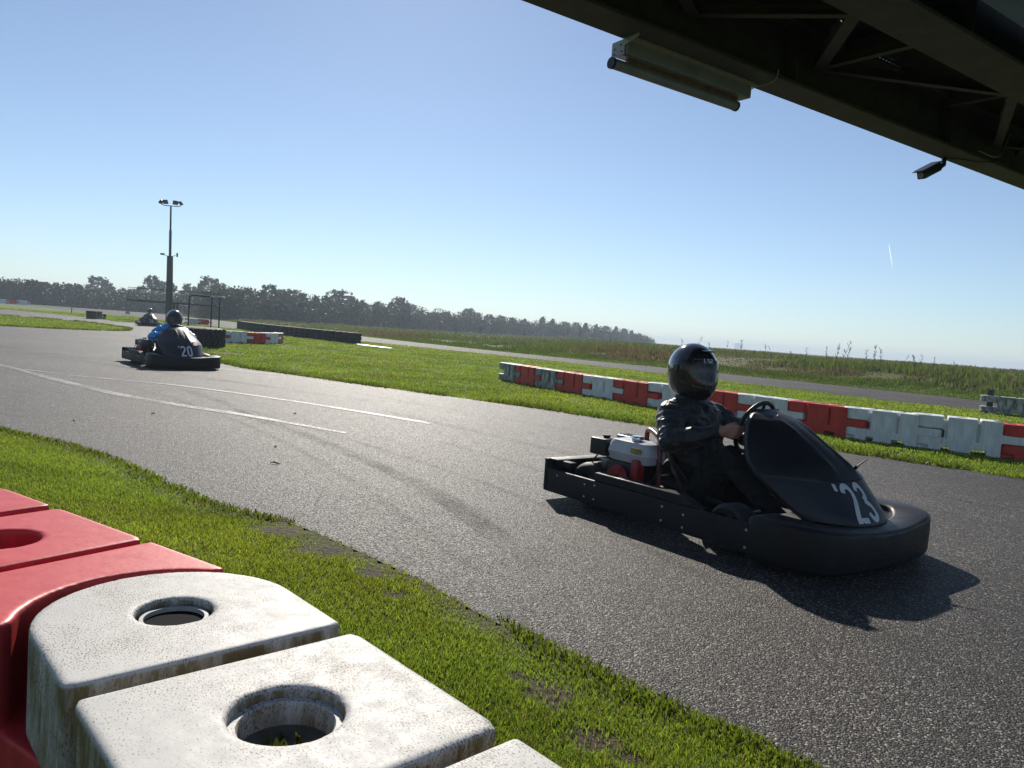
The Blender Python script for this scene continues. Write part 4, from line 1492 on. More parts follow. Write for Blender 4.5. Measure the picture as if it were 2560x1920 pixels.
# small surveillance camera under the same girder
cc = empty('security_camera', (0, 0, 0), 0, label='small black security camera under the bridge girder', cat='camera')
cc.matrix_world = Matrix.Translation((-0.10, 4.02, 0)) @ Matrix.Rotation(ang, 4, 'Z')
MB().tube([(4.27, -0.04, 2.699), (4.27, -0.04, 2.64), (4.20, -0.04, 2.60)], 0.020, 8).build('mount_arm', M_BLACKPAINT, cc)
mtx = Matrix.Translation((4.06, -0.04, 2.552)) @ Matrix.Rotation(R(-25), 4, 'Y')
cb = MB().box((0, 0, 0), (0.27, 0.07, 0.068), 0.012, 2, mtx).build('housing', M_BLACKPAINT, cc)
MB().box((-0.03, 0, 0.040), (0.31, 0.085, 0.010), 0.002, 1, mtx).build('sun_shield', M_BLACKPAINT, cc)
MB().tube([mtx @ Vector((-0.136, 0, 0)), mtx @ Vector((-0.142, 0, 0))], 0.024, 12).build('lens', M_LAMPGLASS, cb)
MB().tube(smooth_line([(4.28, -0.05, 2.692), (4.35, -0.12, 2.69), (4.55, -0.20, 2.69), (4.7, -0.26, 2.72)], 4), 0.005, 6).build('cable', M_BLACKPAINT, cc)
MB().tube(smooth_line([(4.4, -0.24, 2.75), (4.6, -0.28, 2.73), (4.75, -0.27, 2.80), (4.78, -0.3, 2.95)], 4), 0.006, 6).build('hanging_cable', M_ALU, bridge)


# ================================================================== KARTS
M_PLASTIC = plain('black_kart_plastic', (0.0095, 0.0105, 0.014), 0.44, var=0.25, scale=5, bump=0.08, bscale=25)
M_BUMPER = plain('scuffed_bumper_plastic', (0.012, 0.013, 0.015), 0.48, var=0.4, scale=7, bump=0.15, bscale=30)
M_BOARD = plain('grey_side_board', (0.022, 0.024, 0.027), 0.55, var=0.35, scale=9, bump=0.1, bscale=40)
M_BOLT = plain('zinc_bolt', (0.55, 0.55, 0.53), 0.4, metal=0.8)
M_TYRE_K = plain('kart_tyre', (0.017, 0.0165, 0.016), 0.55, var=0.3, scale=12)
M_RIM = plain('rim_alloy', (0.18, 0.18, 0.18), 0.4, metal=0.8, var=0.2)
M_STEEL = plain('frame_steel', (0.03, 0.03, 0.032), 0.45, metal=0.5, var=0.2)
M_TANK = plain('white_fuel_tank', (0.52, 0.53, 0.53), 0.38, var=0.12, scale=10)
M_TANK_D = plain('dull_grey_fuel_tank', (0.10, 0.10, 0.105), 0.45, var=0.2, scale=10)
M_CHROME = plain('chrome_cap', (0.75, 0.75, 0.74), 0.16, metal=1.0)
M_REDP = plain('red_engine_paint', (0.30, 0.014, 0.016), 0.4, var=0.25)
M_REDTUBE = plain('dark_red_tube', (0.16, 0.022, 0.018), 0.32, var=0.2)
M_NUM = plain('number_vinyl', (0.60, 0.61, 0.62), 0.5, var=0.08)
M_SEAT = plain('seat_shell', (0.015, 0.015, 0.016), 0.4, var=0.2)
M_YELLOW = plain('worn_yellow_sticker', (0.30, 0.25, 0.05), 0.6, var=0.5, scale=40)



def scuffed(name, col, rough, scuff=(0.055, 0.055, 0.055), amt=0.7):
    m, nt, b = newmat(name)
    co = nt.coord()
    n1 = nt.noise(co, 6, 5, 0.65)
    c = nt.ramp(n1, [(0.3, [x * 0.75 for x in col]), (0.7, [x * 1.3 for x in col])])
    st = nt.add('ShaderNodeMapping', ins={'Vector': co, 'Rotation': (0.2, 0.1, 0.15), 'Scale': (3.0, 3.0, 26.0)})
    n2 = nt.noise(st.outputs[0], 3.0, 6, 0.75)
    n3 = nt.noise(co, 4.0, 3, 0.5)
    pr = nt.add('ShaderNodeMath', operation='MULTIPLY', ins={0: n2, 1: n3})
    f = nt.ramp(pr.outputs[0], [(0.30, (0, 0, 0)), (0.42, (1, 1, 1))])
    f2 = nt.add('ShaderNodeMath', operation='MULTIPLY', ins={0: f, 1: amt})
    nt.link(nt.mix(f2.outputs[0], c, scuff), b.inputs['Base Color'])
    b.inputs['Specular IOR Level'].default_value = 0.3
    rr = nt.add('ShaderNodeMapRange', ins={'Value': n2, 'From Min': 0.3, 'From Max': 0.7, 'To Min': rough - 0.1, 'To Max': rough + 0.22})
    nt.link(rr.outputs[0], b.inputs['Roughness'])
    nt.link(nt.bump(nt.noise(co, 22, 5, 0.65), 0.16, 0.006), b.inputs['Normal'])
    return m


M_BUMPER = scuffed('scuffed_bumper_plastic', (0.0075, 0.008, 0.0095), 0.42, (0.035, 0.035, 0.035))
M_BOARD = scuffed('grey_side_board', (0.013, 0.014, 0.016), 0.5, (0.038, 0.038, 0.04))
CZ = [0.20, 0.24, 0.30, 0.355, 0.385, 0.392, 0.45, 0.50, 0.55, 0.60, 0.635, 0.66, 0.672]
CXF = [0.825, 0.800, 0.748, 0.700, 0.675, 0.678, 0.612, 0.545, 0.472, 0.390, 0.325, 0.265, 0.225]
CW = [0.290, 0.315, 0.340, 0.358, 0.364, 0.366, 0.338, 0.302, 0.262, 0.222, 0.190, 0.148, 0.105]
CXR = [0.640, 0.585, 0.505, 0.435, 0.395, 0.388, 0.315, 0.272, 0.238, 0.212, 0.200, 0.190, 0.182]


def cowl_pt(y, z):
    w, xf, xr = (float(np.interp(z, CZ, A)) for A in (CW, CXF, CXR))
    s = min(1.0, abs(y) / w)
    pw = 3.0 - 0.9 * max(0.0, min(1.0, (z - 0.38) / 0.15))
    x = xr + (xf - xr) * (1 - s ** pw)
    up = max(0.0, min(1.0, (z - 0.395) / 0.05)) * max(0.0, min(1.0, (0.665 - z) / 0.05))
    yy = abs(y)
    cr = 0.075 + 0.12 * max(0, 0.60 - z)
    x += up * (0.016 * math.exp(-((yy - cr) / 0.018) ** 2) + 0.016 * math.exp(-((yy / max(w, 0.05) - 0.72) / 0.22) ** 2))
    return Vector((x, y, z))


def cowl_mesh():
    mb = MB()
    rows = []
    zs = []
    for a, b in zip(CZ[:-1], CZ[1:]):
        k = 2 if b - a < 0.02 else 4
        zs += [a + (b - a) * i / k for i in range(k)]
    zs.append(CZ[-1])
    for z in zs:
        w = float(np.interp(z, CZ, CW))
        row = [cowl_pt(w * math.sin(math.pi / 2 * (2 * i / 56 - 1)), z) for i in range(57)]
        # the edges roll back towards the driver in a broad rounded flange
        for sgn, at_end in ((-1, False), (1, True)):
            e = row[-1] if at_end else row[0]
            fl = [e + Vector((-0.010, sgn * 0.001, -0.002)), e + Vector((-0.020, sgn * -0.005, -0.004)), e + Vector((-0.026, sgn * -0.014, -0.006))]
            row = row + fl if at_end else list(reversed(fl)) + row
        rows.append(row)
    # the crown rolls over backwards
    top = rows[-1]
    rows.append([Vector((p.x - 0.018, p.y * 0.96, p.z + 0.008)) for p in top])
    rows.append([Vector((0.185 + (p.x - 0.19) * 0.35, p.y * 0.88, p.z + 0.006)) for p in top])
    mb.loft(rows, caps=False, closed_ring=False)
    me = mb.mesh('cowl', 50)
    rim = [r[0] for r in rows[:-2]] + [rows[-1][k] for k in range(7, 56, 8)] + [r[-1] for r in reversed(rows[:-2])]
    return me, rim


def stroke(path, t):
    """ribbon outline round a centre line: list of quads of (x, y)"""
    P = [Vector(p) for p in path]
    n = len(P)
    L, Rr = [], []
    for i in range(n):
        a, b = P[max(i - 1, 0)], P[min(i + 1, n - 1)]
        d = (b - a).normalized()
        nn = Vector((-d.y, d.x))
        if 0 < i < n - 1:
            d1 = (P[i] - a).normalized()
            k = max(0.5, nn.dot(Vector((-d1.y, d1.x))))
        else:
            k = 1.0
        L.append(P[i] + nn * t / 2 / k)
        Rr.append(P[i] - nn * t / 2 / k)
    return [(L[i], Rr[i], Rr[i + 1], L[i + 1]) for i in range(n - 1)]


def arc(cx, cy, rx, ry, a0, a1, n=12):
    return [(cx + rx * math.cos(R(a0 + (a1 - a0) * k / n)), cy + ry * math.sin(R(a0 + (a1 - a0) * k / n))) for k in range(n + 1)]


GLYPH = {
    '2': [(arc(0.25, 0.735, 0.175, 0.185, 175, -20, 14) + [(0.36, 0.55), (0.12, 0.20), (0.09, 0.10)], 0.145), ([(0.015, 0.07), (0.475, 0.07)], 0.14)],
    '3': [(arc(0.25, 0.745, 0.165, 0.18, 170, -80, 14) + [(0.21, 0.545)], 0.14), ([(0.21, 0.535)] + arc(0.25, 0.275, 0.175, 0.205, 85, -170, 16), 0.145)],
    '0': [(arc(0.25, 0.72, 0.17, 0.205, 0, 180, 12) + arc(0.25, 0.28, 0.17, 0.205, 180, 360, 12) + [(0.42, 0.50), (0.42, 0.73)], 0.15)],
    '8': [(arc(0.25, 0.745, 0.15, 0.175, -90, 270, 20), 0.14), (arc(0.25, 0.285, 0.17, 0.21, 90, 450, 20), 0.145)],
    "'": [([(0.10, 0.98), (0.075, 0.80)], 0.10)],
    'L': [([(0.06, 1.0), (0.06, 0.08), (0.45, 0.08)], 0.16)],
    'S': [([(0.46, 0.92), (0.08, 0.92), (0.08, 0.52), (0.42, 0.52), (0.42, 0.08), (0.04, 0.08)], 0.16)],
    'Z': [([(0.04, 0.92), (0.44, 0.92), (0.44, 0.54), (0.06, 0.50), (0.06, 0.08), (0.46, 0.08)], 0.16)],
}


def lettering(chars, adv, height, mapper, name):
    """flat figures laid on a curved surface: mapper(u, v) gives the surface point"""
    mb = MB()
    quads = []
    pen = 0.0
    wtot = sum(adv)
    for ch, a in zip(chars, adv):
        for path, t in GLYPH[ch]:
            for q in stroke(path, t):
                quads.append([(pen + p.x - wtot / 2, p.y) for p in q])
        pen += a
    for q in quads:
        vs = [mb.bm.verts.new(mapper(u * height, v * height)) for u, v in q]
        try:
            mb.bm.faces.new(vs)
        except ValueError:
            pass
    bmesh.ops.remove_doubles(mb.bm, verts=mb.bm.verts, dist=1e-5)
    return mb.mesh(name, 180, True)


def superloop(w, z0, z1, e=0.35, n=20):
    """rounded rectangle section as (offset, z)"""
    out = []
    for k in range(n):
        a = 2 * math.pi * k / n
        c, s = math.cos(a), math.sin(a)
        out.append((w / 2 * math.copysign(abs(c) ** e, c), (z0 + z1) / 2 + (z1 - z0) / 2 * math.copysign(abs(s) ** e, s)))
    return out


def bumper_mesh():
    half = smooth_line([(0.50, -0.485), (0.60, -0.492), (0.70, -0.485), (0.775, -0.44), (0.82, -0.34), (0.845, -0.2), (0.855, 0.0)], 5)
    pts = [Vector((p.x, p.y, 0)) for p in half] + [Vector((p.x, -p.y, 0)) for p in reversed(half[:-1])]
    rings = []
    n = len(pts)
    for i, p in enumerate(pts):
        t = (pts[min(i + 1, n - 1)] - pts[max(i - 1, 0)]).normalized()
        nn = Vector((t.y, -t.x, 0))
        f = abs(p.y) / 0.485
        corner = math.exp(-((abs(p.y) - 0.44) / 0.12) ** 2)
        w = 0.145 + 0.045 * corner
        z1 = 0.200 + 0.034 * min(1, f) ** 2
        z0 = 0.022 + 0.006 * (1 - f)
        endf = min(1.0, min(i, n - 1 - i) / 2.0)
        w *= 0.90 + 0.10 * endf
        z1 -= 0.012 * (1 - endf)
        rings.append([p + nn * o + Vector((0, 0, z)) for o, z in superloop(w, z0, z1, 0.24)])
    mb = MB()
    mb.loft(rings)
    return mb.mesh('front_bumper', 60)


COWL_ME, COWL_RIM = cowl_mesh()
COWL_ME.materials.append(M_PLASTIC)
BUMPER_ME = bumper_mesh()
BUMPER_ME.materials.append(M_BUMPER)
WC, WR = Vector((0.105, 0, 0.572)), 0.150
WE = Vector((0.34, 0, 0.94)).normalized()


def kart(name, loc, rz, number, label, detail=True, num_y=-0.015, tank=None):
    k = empty(name, loc, rz, label=label, cat='kart')
    # chassis
    fr = MB()
    for s in (-1, 1):
        fr.tube(smooth_line([(-0.88, 0.27 * s, 0.08), (-0.4, 0.27 * s, 0.06), (0.1, 0.30 * s, 0.06), (0.5, 0.20 * s, 0.06), (0.72, 0.20 * s, 0.08)], 3), 0.016, 8)
        fr.tube([(-0.62, 0.27 * s, 0.07), (-0.55, 0.52 * s, 0.12), (0.30, 0.52 * s, 0.10), (0.36, 0.29 * s, 0.07)], 0.013, 8)
    for x in (-0.86, -0.45, 0.05, 0.6):
        fr.tube([(x, -0.28, 0.065), (x, 0.28, 0.065)], 0.015, 8)
    fr.build('chassis', M_STEEL, k)
    MB().box((0.22, 0, 0.048), (0.80, 0.52, 0.006)).build('floor_tray', M_STEEL, k)
    # wheels
    for (x, y, ro, w) in [(-0.68, -0.40, 0.128, 0.19), (-0.68, 0.40, 0.128, 0.19), (0.335, -0.455, 0.118, 0.125), (0.335, 0.455, 0.118, 0.125)]:
        wl = empty('wheel', (x, y, ro + 0.003))
        wl.parent = k
        wl.rotation_euler = (R(90), 0, R(-4) if x > 0 else 0)
        h = w / 2
        ri = 0.066
        MB().lathe([(ri, -h * 0.85), (ro * 0.82, -h), (ro * 0.95, -h * 0.86), (ro, -h * 0.55), (ro * 1.0, h * 0.55), (ro * 0.95, h * 0.86), (ro * 0.82, h), (ri, h * 0.85)], 40).build('tyre', M_TYRE_K, wl)
        MB().lathe([(0.012, -h * 0.5), (0.05, -h * 0.45), (0.066, -h * 0.86), (0.0665, h * 0.86), (0.05, h * 0.45), (0.012, h * 0.5)], 24, None, False).build('rim', M_RIM, wl)
    MB().tube([(-0.68, -0.42, 0.13), (-0.68, 0.42, 0.13)], 0.014, 8).build('rear_axle', M_STEEL, k)
    MB().tube([(0.335, -0.42, 0.12), (0.335, 0.42, 0.12)], 0.012, 8).build('front_axle', M_STEEL, k)
    # side boards with pads and bolts
    for s in (-1, 1):
        sb = MB().box((-0.205, 0.563 * s, 0.115), (1.45, 0.022, 0.142), 0.006).build('side_board', M_BOARD, k)
        pad = MB()
        prof = [(-0.535, 0.187), (-0.525, 0.236), (0.08, 0.236), (0.215, 0.187)]
        pad.prism([(x, z) for x, z in prof], -0.505 * s if s > 0 else 0.505, -0.575 * s if s > 0 else 0.575, Matrix.Rotation(R(90), 4, 'X'))
        po = pad.build('side_pad', M_BOARD, sb, 30)
        bv = po.modifiers.new('bevel', 'BEVEL')
        bv.width = 0.008
        bv.segments = 2
        if detail:
            for (x, z) in [(-0.84, 0.155), (-0.60, 0.150), (-0.60, 0.080), (-0.52, 0.080), (-0.52, 0.160), (-0.02, 0.152), (-0.02, 0.078), (0.12, 0.140), (0.12, 0.075), (0.49, 0.155), (0.49, 0.072)]:
                MB().tube([(x, 0.573 * s, z), (x, 0.5775 * s, z)], [0.0075, 0.005], 10).build('bolt', M_BOLT, sb)
    MB().box((-0.945, 0, 0.145), (0.034, 1.15, 0.20), 0.008).build('rear_bumper', M_BOARD, k)
    rt_ = MB()
    rt_.box((-0.905, 0, 0.240), (0.09, 1.12, 0.014), 0.005)
    for s in (-1, 1):
        rt_.box((-0.86, 0.50 * s, 0.22), (0.16, 0.05, 0.04), 0.008)
    rt_.build('rear_bumper_top', M_BOARD, k)
    link('front_bumper', BUMPER_ME, None, k)
    MB().box((0.645, 0, 0.150), (0.37, 0.86, 0.10), 0.02).build('shade_filler', M_BUMPER, k)  # added dark block, stands in for the shadow between cowl and bumper
    cw = link('cowl', COWL_ME, None, k)
    sd = cw.modifiers.new('thick', 'SOLIDIFY')
    sd.thickness = 0.006
    sd.offset = -1
    MB().tube(COWL_RIM, 0.006, 8).build('cowl_edge', M_PLASTIC, cw)
    if detail:
        MB().tube([cowl_pt(0.13, 0.43), cowl_pt(0.13, 0.43) + Vector((0.012, 0.0, 0.012))], 0.010, 8).build('antenna_base', M_PLASTIC, cw)
        MB().tube([cowl_pt(0.13, 0.43), cowl_pt(0.13, 0.43) + Vector((0.025, 0.07, 0.048))], [0.005, 0.003], 6).build('antenna', M_PLASTIC, cw)
        MB().tube([cowl_pt(-0.05, 0.655), cowl_pt(-0.05, 0.655) + Vector((0.004, 0, 0.003))], 0.007, 10).build('rivet', M_BOLT, cw)

    def on_cowl(u, v):
        z = 0.213 + v
        y = u + num_y
        p = cowl_pt(y, z)
        a = cowl_pt(y + 0.004, z) - cowl_pt(y - 0.004, z)
        b = cowl_pt(y, z + 0.004) - cowl_pt(y, z - 0.004)
        nn = a.cross(b)
        nn.normalize()
        if nn.x < 0:
            nn = -nn
        return p + nn * 0.0025
    nm = lettering("'" + number, [0.20, 0.60, 0.56], 0.168, on_cowl, 'race_number')
    no = link('race_number', nm, M_NUM, cw)
    no['label'] = f"white '{number} on the nose"
    # steering
    sw = MB()
    ring = [WC + WR * (math.cos(2 * math.pi * i / 32) * Vector((0, 1, 0)) + math.sin(2 * math.pi * i / 32) * WE) for i in range(32)]
    sw.tube(ring, 0.0125, 10, closed=True)
    for a in (90, 210, 330):
        sw.tube([WC, WC + WR * (math.cos(R(a)) * Vector((0, 1, 0)) + math.sin(R(a)) * WE)], 0.009, 6)
    sw.build('steering_wheel', M_STEEL, k)
    MB().tube([WC, (0.38, 0, 0.28), (0.55, 0, 0.10)], 0.012, 8).build('steering_column', M_STEEL, k)
    MB().tube([(0.22, -0.10, 0.64), (0.30, -0.06, 0.30), (0.42, -0.15, 0.07)], 0.010, 6).build('cowl_support', M_STEEL, k)
    # seat shell
    st = MB()
    rows = []
    for (x, z, w, hgt) in [(0.12, 0.11, 0.15, 0.04), (-0.02, 0.07, 0.175, 0.10), (-0.16, 0.06, 0.185, 0.17), (-0.28, 0.13, 0.195, 0.20), (-0.36, 0.25, 0.20, 0.16), (-0.42, 0.38, 0.19, 0.08), (-0.45, 0.46, 0.16, 0.02)]:
        row = []
        for i in range(13):
            u = i / 6 - 1
            up_dir = Vector((0.25, 0, 1)) if x < -0.3 else Vector((0, 0, 1))
            base = Vector((x, w * u, z))
            row.append(base + (Vector((0.6, 0, 0.5)) if x < -0.25 else up_dir) * hgt * abs(u) ** 3)
        rows.append(row)
    st.loft(rows, caps=False, closed_ring=False)
    so = link('seat', st.mesh('seat', 60), M_SEAT, k)
    sd = so.modifiers.new('thick', 'SOLIDIFY')
    sd.thickness = 0.008
    # engine, on the right behind the driver
    ey = -0.325
    en = MB()
    en.box((-0.47, ey, 0.20), (0.26, 0.20, 0.20), 0.015)
    for i in range(6):
        en.box((-0.62, ey, 0.17 + 0.022 * i), (0.10, 0.17, 0.008))
    en.tube([(-0.5, ey - 0.10, 0.19), (-0.5, ey - 0.13, 0.19)], 0.055, 20)
    eo = en.build('engine_block', M_STEEL, k)
    MB().box((-0.355, ey - 0.085, 0.245), (0.055, 0.06, 0.17), 0.012).build('fan_cover', M_REDP, eo)
    MB().tube([(-0.47, ey - 0.12, 0.21), (-0.47, ey - 0.155, 0.21)], [0.075, 0.06], 20).build('recoil_starter', M_REDP, eo)
    tk = MB()
    rings = []
    for (z, sx, sy) in [(0.298, 0.27, 0.15), (0.303, 0.30, 0.18), (0.345, 0.325, 0.205), (0.352, 0.330, 0.210), (0.358, 0.325, 0.205), (0.400, 0.305, 0.185), (0.418, 0.28, 0.16), (0.424, 0.22, 0.11)]:
        rings.append([Vector((-0.445 + sx / 2 * math.copysign(abs(math.cos(a)) ** 0.4, math.cos(a)), ey + sy / 2 * math.copysign(abs(math.sin(a)) ** 0.4, math.sin(a)), z)) for a in [2 * math.pi * i / 32 for i in range(32)]])
    tk.loft(rings)
    to = tk.build('fuel_tank', tank or M_TANK, k, 35)
    MB().lathe([(0.0, 0.424), (0.034, 0.424), (0.036, 0.430), (0.036, 0.446), (0.031, 0.452), (0.0, 0.452)], 24, Matrix.Translation((-0.43, ey - 0.02, 0)), False).build('fuel_cap', M_CHROME, to)
    MB().box((-0.36, ey - 0.1035, 0.378), (0.075, 0.003, 0.032), 0, 1, None).build('sticker', M_YELLOW, to)
    ab = MB().box((-0.675, ey - 0.01, 0.355), (0.13, 0.17, 0.10), 0.012, 3).build('air_box', M_PLASTIC, k)
    MB().lathe([(0.0, 0.405), (0.018, 0.405), (0.024, 0.412), (0.024, 0.422), (0.0, 0.424)], 12, Matrix.Translation((-0.675, ey - 0.02, 0)), False).build('knob', M_BLACKPAINT, ab)
    ex = MB().box((-0.60, ey + 0.13, 0.385), (0.20, 0.10, 0.075), 0.02, 3).build('exhaust_shield', M_RIM, k)
    for i in range(6):
        MB().box((-0.67 + 0.027 * i, ey + 0.13, 0.424), (0.010, 0.075, 0.004)).build('slot', M_BLACKPAINT, ex)
    MB().tube(smooth_line([(-0.50, ey + 0.16, 0.20), (-0.50, ey + 0.14, 0.42), (-0.475, ey + 0.12, 0.475), (-0.40, ey + 0.08, 0.478), (-0.315, ey + 0.03, 0.455), (-0.285, ey + 0.01, 0.40), (-0.265, ey + 0.0, 0.16)], 5), 0.0145, 10).build('hoop_bar', M_REDTUBE, k)
    MB().box((-0.60, ey - 0.07, 0.265), (0.07, 0.06, 0.07), 0.01).build('carburettor', M_RIM, k)
    MB().tube(smooth_line([(-0.30, ey - 0.05, 0.20), (-0.25, ey - 0.06, 0.24), (-0.24, ey - 0.02, 0.31), (-0.30, ey + 0.02, 0.33)], 4), 0.006, 6).build('throttle_cable', M_BLACKPAINT, k)
    MB().tube(smooth_line([(-0.62, ey - 0.09, 0.18), (-0.68, ey - 0.12, 0.25), (-0.66, ey - 0.10, 0.31)], 4), 0.005, 6).build('plug_lead', M_BLACKPAINT, k)
    MB().tube(smooth_line([(-0.40, ey + 0.12, 0.22), (-0.52, ey + 0.17, 0.26), (-0.70, ey + 0.17, 0.30), (-0.80, ey + 0.12, 0.29)], 4), [0.02] * 13, 10).build('exhaust_pipe', M_RIM, k)
    MB().tube(smooth_line([(-0.66, ey, 0.30), (-0.75, ey + 0.05, 0.30), (-0.82, ey + 0.15, 0.26), (-0.80, ey + 0.3, 0.2)], 4), 0.005, 6).build('fuel_hose', M_BLACKPAINT, k)
    return k


# ================================================================== DRIVERS
def capsule(mb, p0, r0, p1, r1, seg=14):
    p0, p1 = Vector(p0), Vector(p1)
    d = (p1 - p0)
    L_ = d.length
    d = d / L_ if L_ > 1e-6 else Vector((0, 0, 1))
    pts, rad = [], []
    for a in (89, 60, 30):
        pts.append(p0 - d * r0 * math.sin(R(a)))
        rad.append(max(1e-4, r0 * math.cos(R(a))))
    for t in (0, 0.5, 1):
        pts.append(p0.lerp(p1, t))
        rad.append(r0 + (r1 - r0) * t)
    for a in (30, 60, 89):
        pts.append(p1 + d * r1 * math.sin(R(a)))
        rad.append(max(1e-4, r1 * math.cos(R(a))))
    mb.tube(pts, rad, seg)


def fabric(name, col, rough=0.7, sheen=0.0, var=0.25, bscale=9.0, bump=0.6, spec=0.4):
    m, nt, b = newmat(name)
    co = nt.coord()
    n = nt.noise(co, bscale, 5, 0.6)
    c = nt.ramp(n, [(0.3, [x * (1 - var) for x in col]), (0.7, [min(1, x * (1 + var)) for x in col])])
    nt.link(c, b.inputs['Base Color'])
    b.inputs['Roughness'].default_value = rough
    b.inputs['Specular IOR Level'].default_value = spec
    b.inputs['Sheen Weight'].default_value = sheen
    w = nt.add('ShaderNodeTexNoise', ins={'Vector': co, 'Scale': bscale * 1.5, 'Detail': 3.0, 'Distortion': 1.4}).outputs['Fac']
    nt.link(nt.bump(w, bump, 0.03), b.inputs['Normal'])
    return m


M_SKIN = plain('skin', (0.42, 0.22, 0.15), 0.55, var=0.12, scale=18)
M_JACKET = fabric('charcoal_jacket', (0.013, 0.014, 0.017), 0.48, 0.1, spec=0.5)
M_TROUSER = fabric('black_trousers', (0.009, 0.009, 0.010), 0.8)
M_SHOE = plain('black_shoe', (0.012, 0.012, 0.012), 0.6, var=0.2)
M_BLUEJ = fabric('blue_rain_jacket', (0.012, 0.36, 0.88), 0.30, 0.0, 0.35, 12.0, 0.9, 0.6)
M_OLIVE = fabric('grey_olive_jacket', (0.035, 0.042, 0.045), 0.8)
M_TAN = fabric('tan_sleeve', (0.28, 0.20, 0.14), 0.8)
M_NECK = fabric('black_neck_warmer', (0.008, 0.008, 0.009), 0.9)


def shellmat(name, col, rough=0.12, coat=1.0):
    m, nt, b = newmat(name)
    co = nt.coord()
    n = nt.noise(co, 30, 3, 0.5)
    nt.link(nt.ramp(n, [(0.3, [x * 0.8 for x in col]), (0.7, [x * 1.2 for x in col])]), b.inputs['Base Color'])
    b.inputs['Roughness'].default_value = rough
    b.inputs['Coat Weight'].default_value = coat
    b.inputs['Coat Roughness'].default_value = 0.03
    return m


M_HELMET = shellmat('gloss_black_helmet', (0.010, 0.009, 0.010))
M_HELMET_Y = shellmat('yellow_helmet', (0.45, 0.36, 0.06), 0.3)
M_HELMET_G = shellmat('dark_grey_helmet', (0.05, 0.047, 0.05), 0.2)
m_, nt, b_ = newmat('smoked_visor')
b_.inputs['Base Color'].default_value = (0.02, 0.022, 0.026, 1)
b_.inputs['Roughness'].default_value = 0.04
b_.inputs['Coat Weight'].default_value = 0.6
tp = nt.add('ShaderNodeBsdfTransparent', ins={'Color': (0.75, 0.76, 0.78, 1)})
mx = nt.add('ShaderNodeMixShader', ins={0: 0.52})
nt.link(tp.outputs[0], mx.inputs[1])
nt.link(b_.outputs[0], mx.inputs[2])
nt.link(mx.outputs[0], nt.n['Material Output'].inputs['Surface'])
M_VISOR = m_
m_, nt, b_ = newmat('patterned_balaclava')
n = nt.noise(nt.coord(), 34, 2, 0.5)
nt.link(nt.ramp(n, [(0.47, (0.45, 0.02, 0.02)), (0.50, (0.55, 0.50, 0.45)), (0.56, (0.5, 0.03, 0.02)), (0.60, (0.02, 0.02, 0.02))], 'CONSTANT'), b_.inputs['Base Color'])
b_.inputs['Roughness'].default_value = 0.8
M_BALA = m_


def helm_pt(th, ph, k=1.0):
    """full-face helmet surface; th from straight ahead, ph elevation"""
    c, s = math.cos(th), math.sin(th)
    cp, sp = math.cos(ph), math.sin(ph)
    fwd = max(0.0, c)
    ax = 0.160 if c > 0 else 0.166
    x, y, z = ax * cp * c, 0.136 * cp * s, 0.160 * sp
    if z < 0:
        low = min(1.0, -z / 0.160)
        x += fwd * 0.030 * math.sin(min(1, low * 1.5) * math.pi * 0.6)
        y *= 1 - 0.10 * low
        x -= 0.02 * low * (1 - fwd)
        z = -0.176 * (1 - (1 - low) ** 1.6) if low < 1 else -0.176
        if c < 0:
            z *= 0.92
    return Vector((x * k, y * k, z * k))


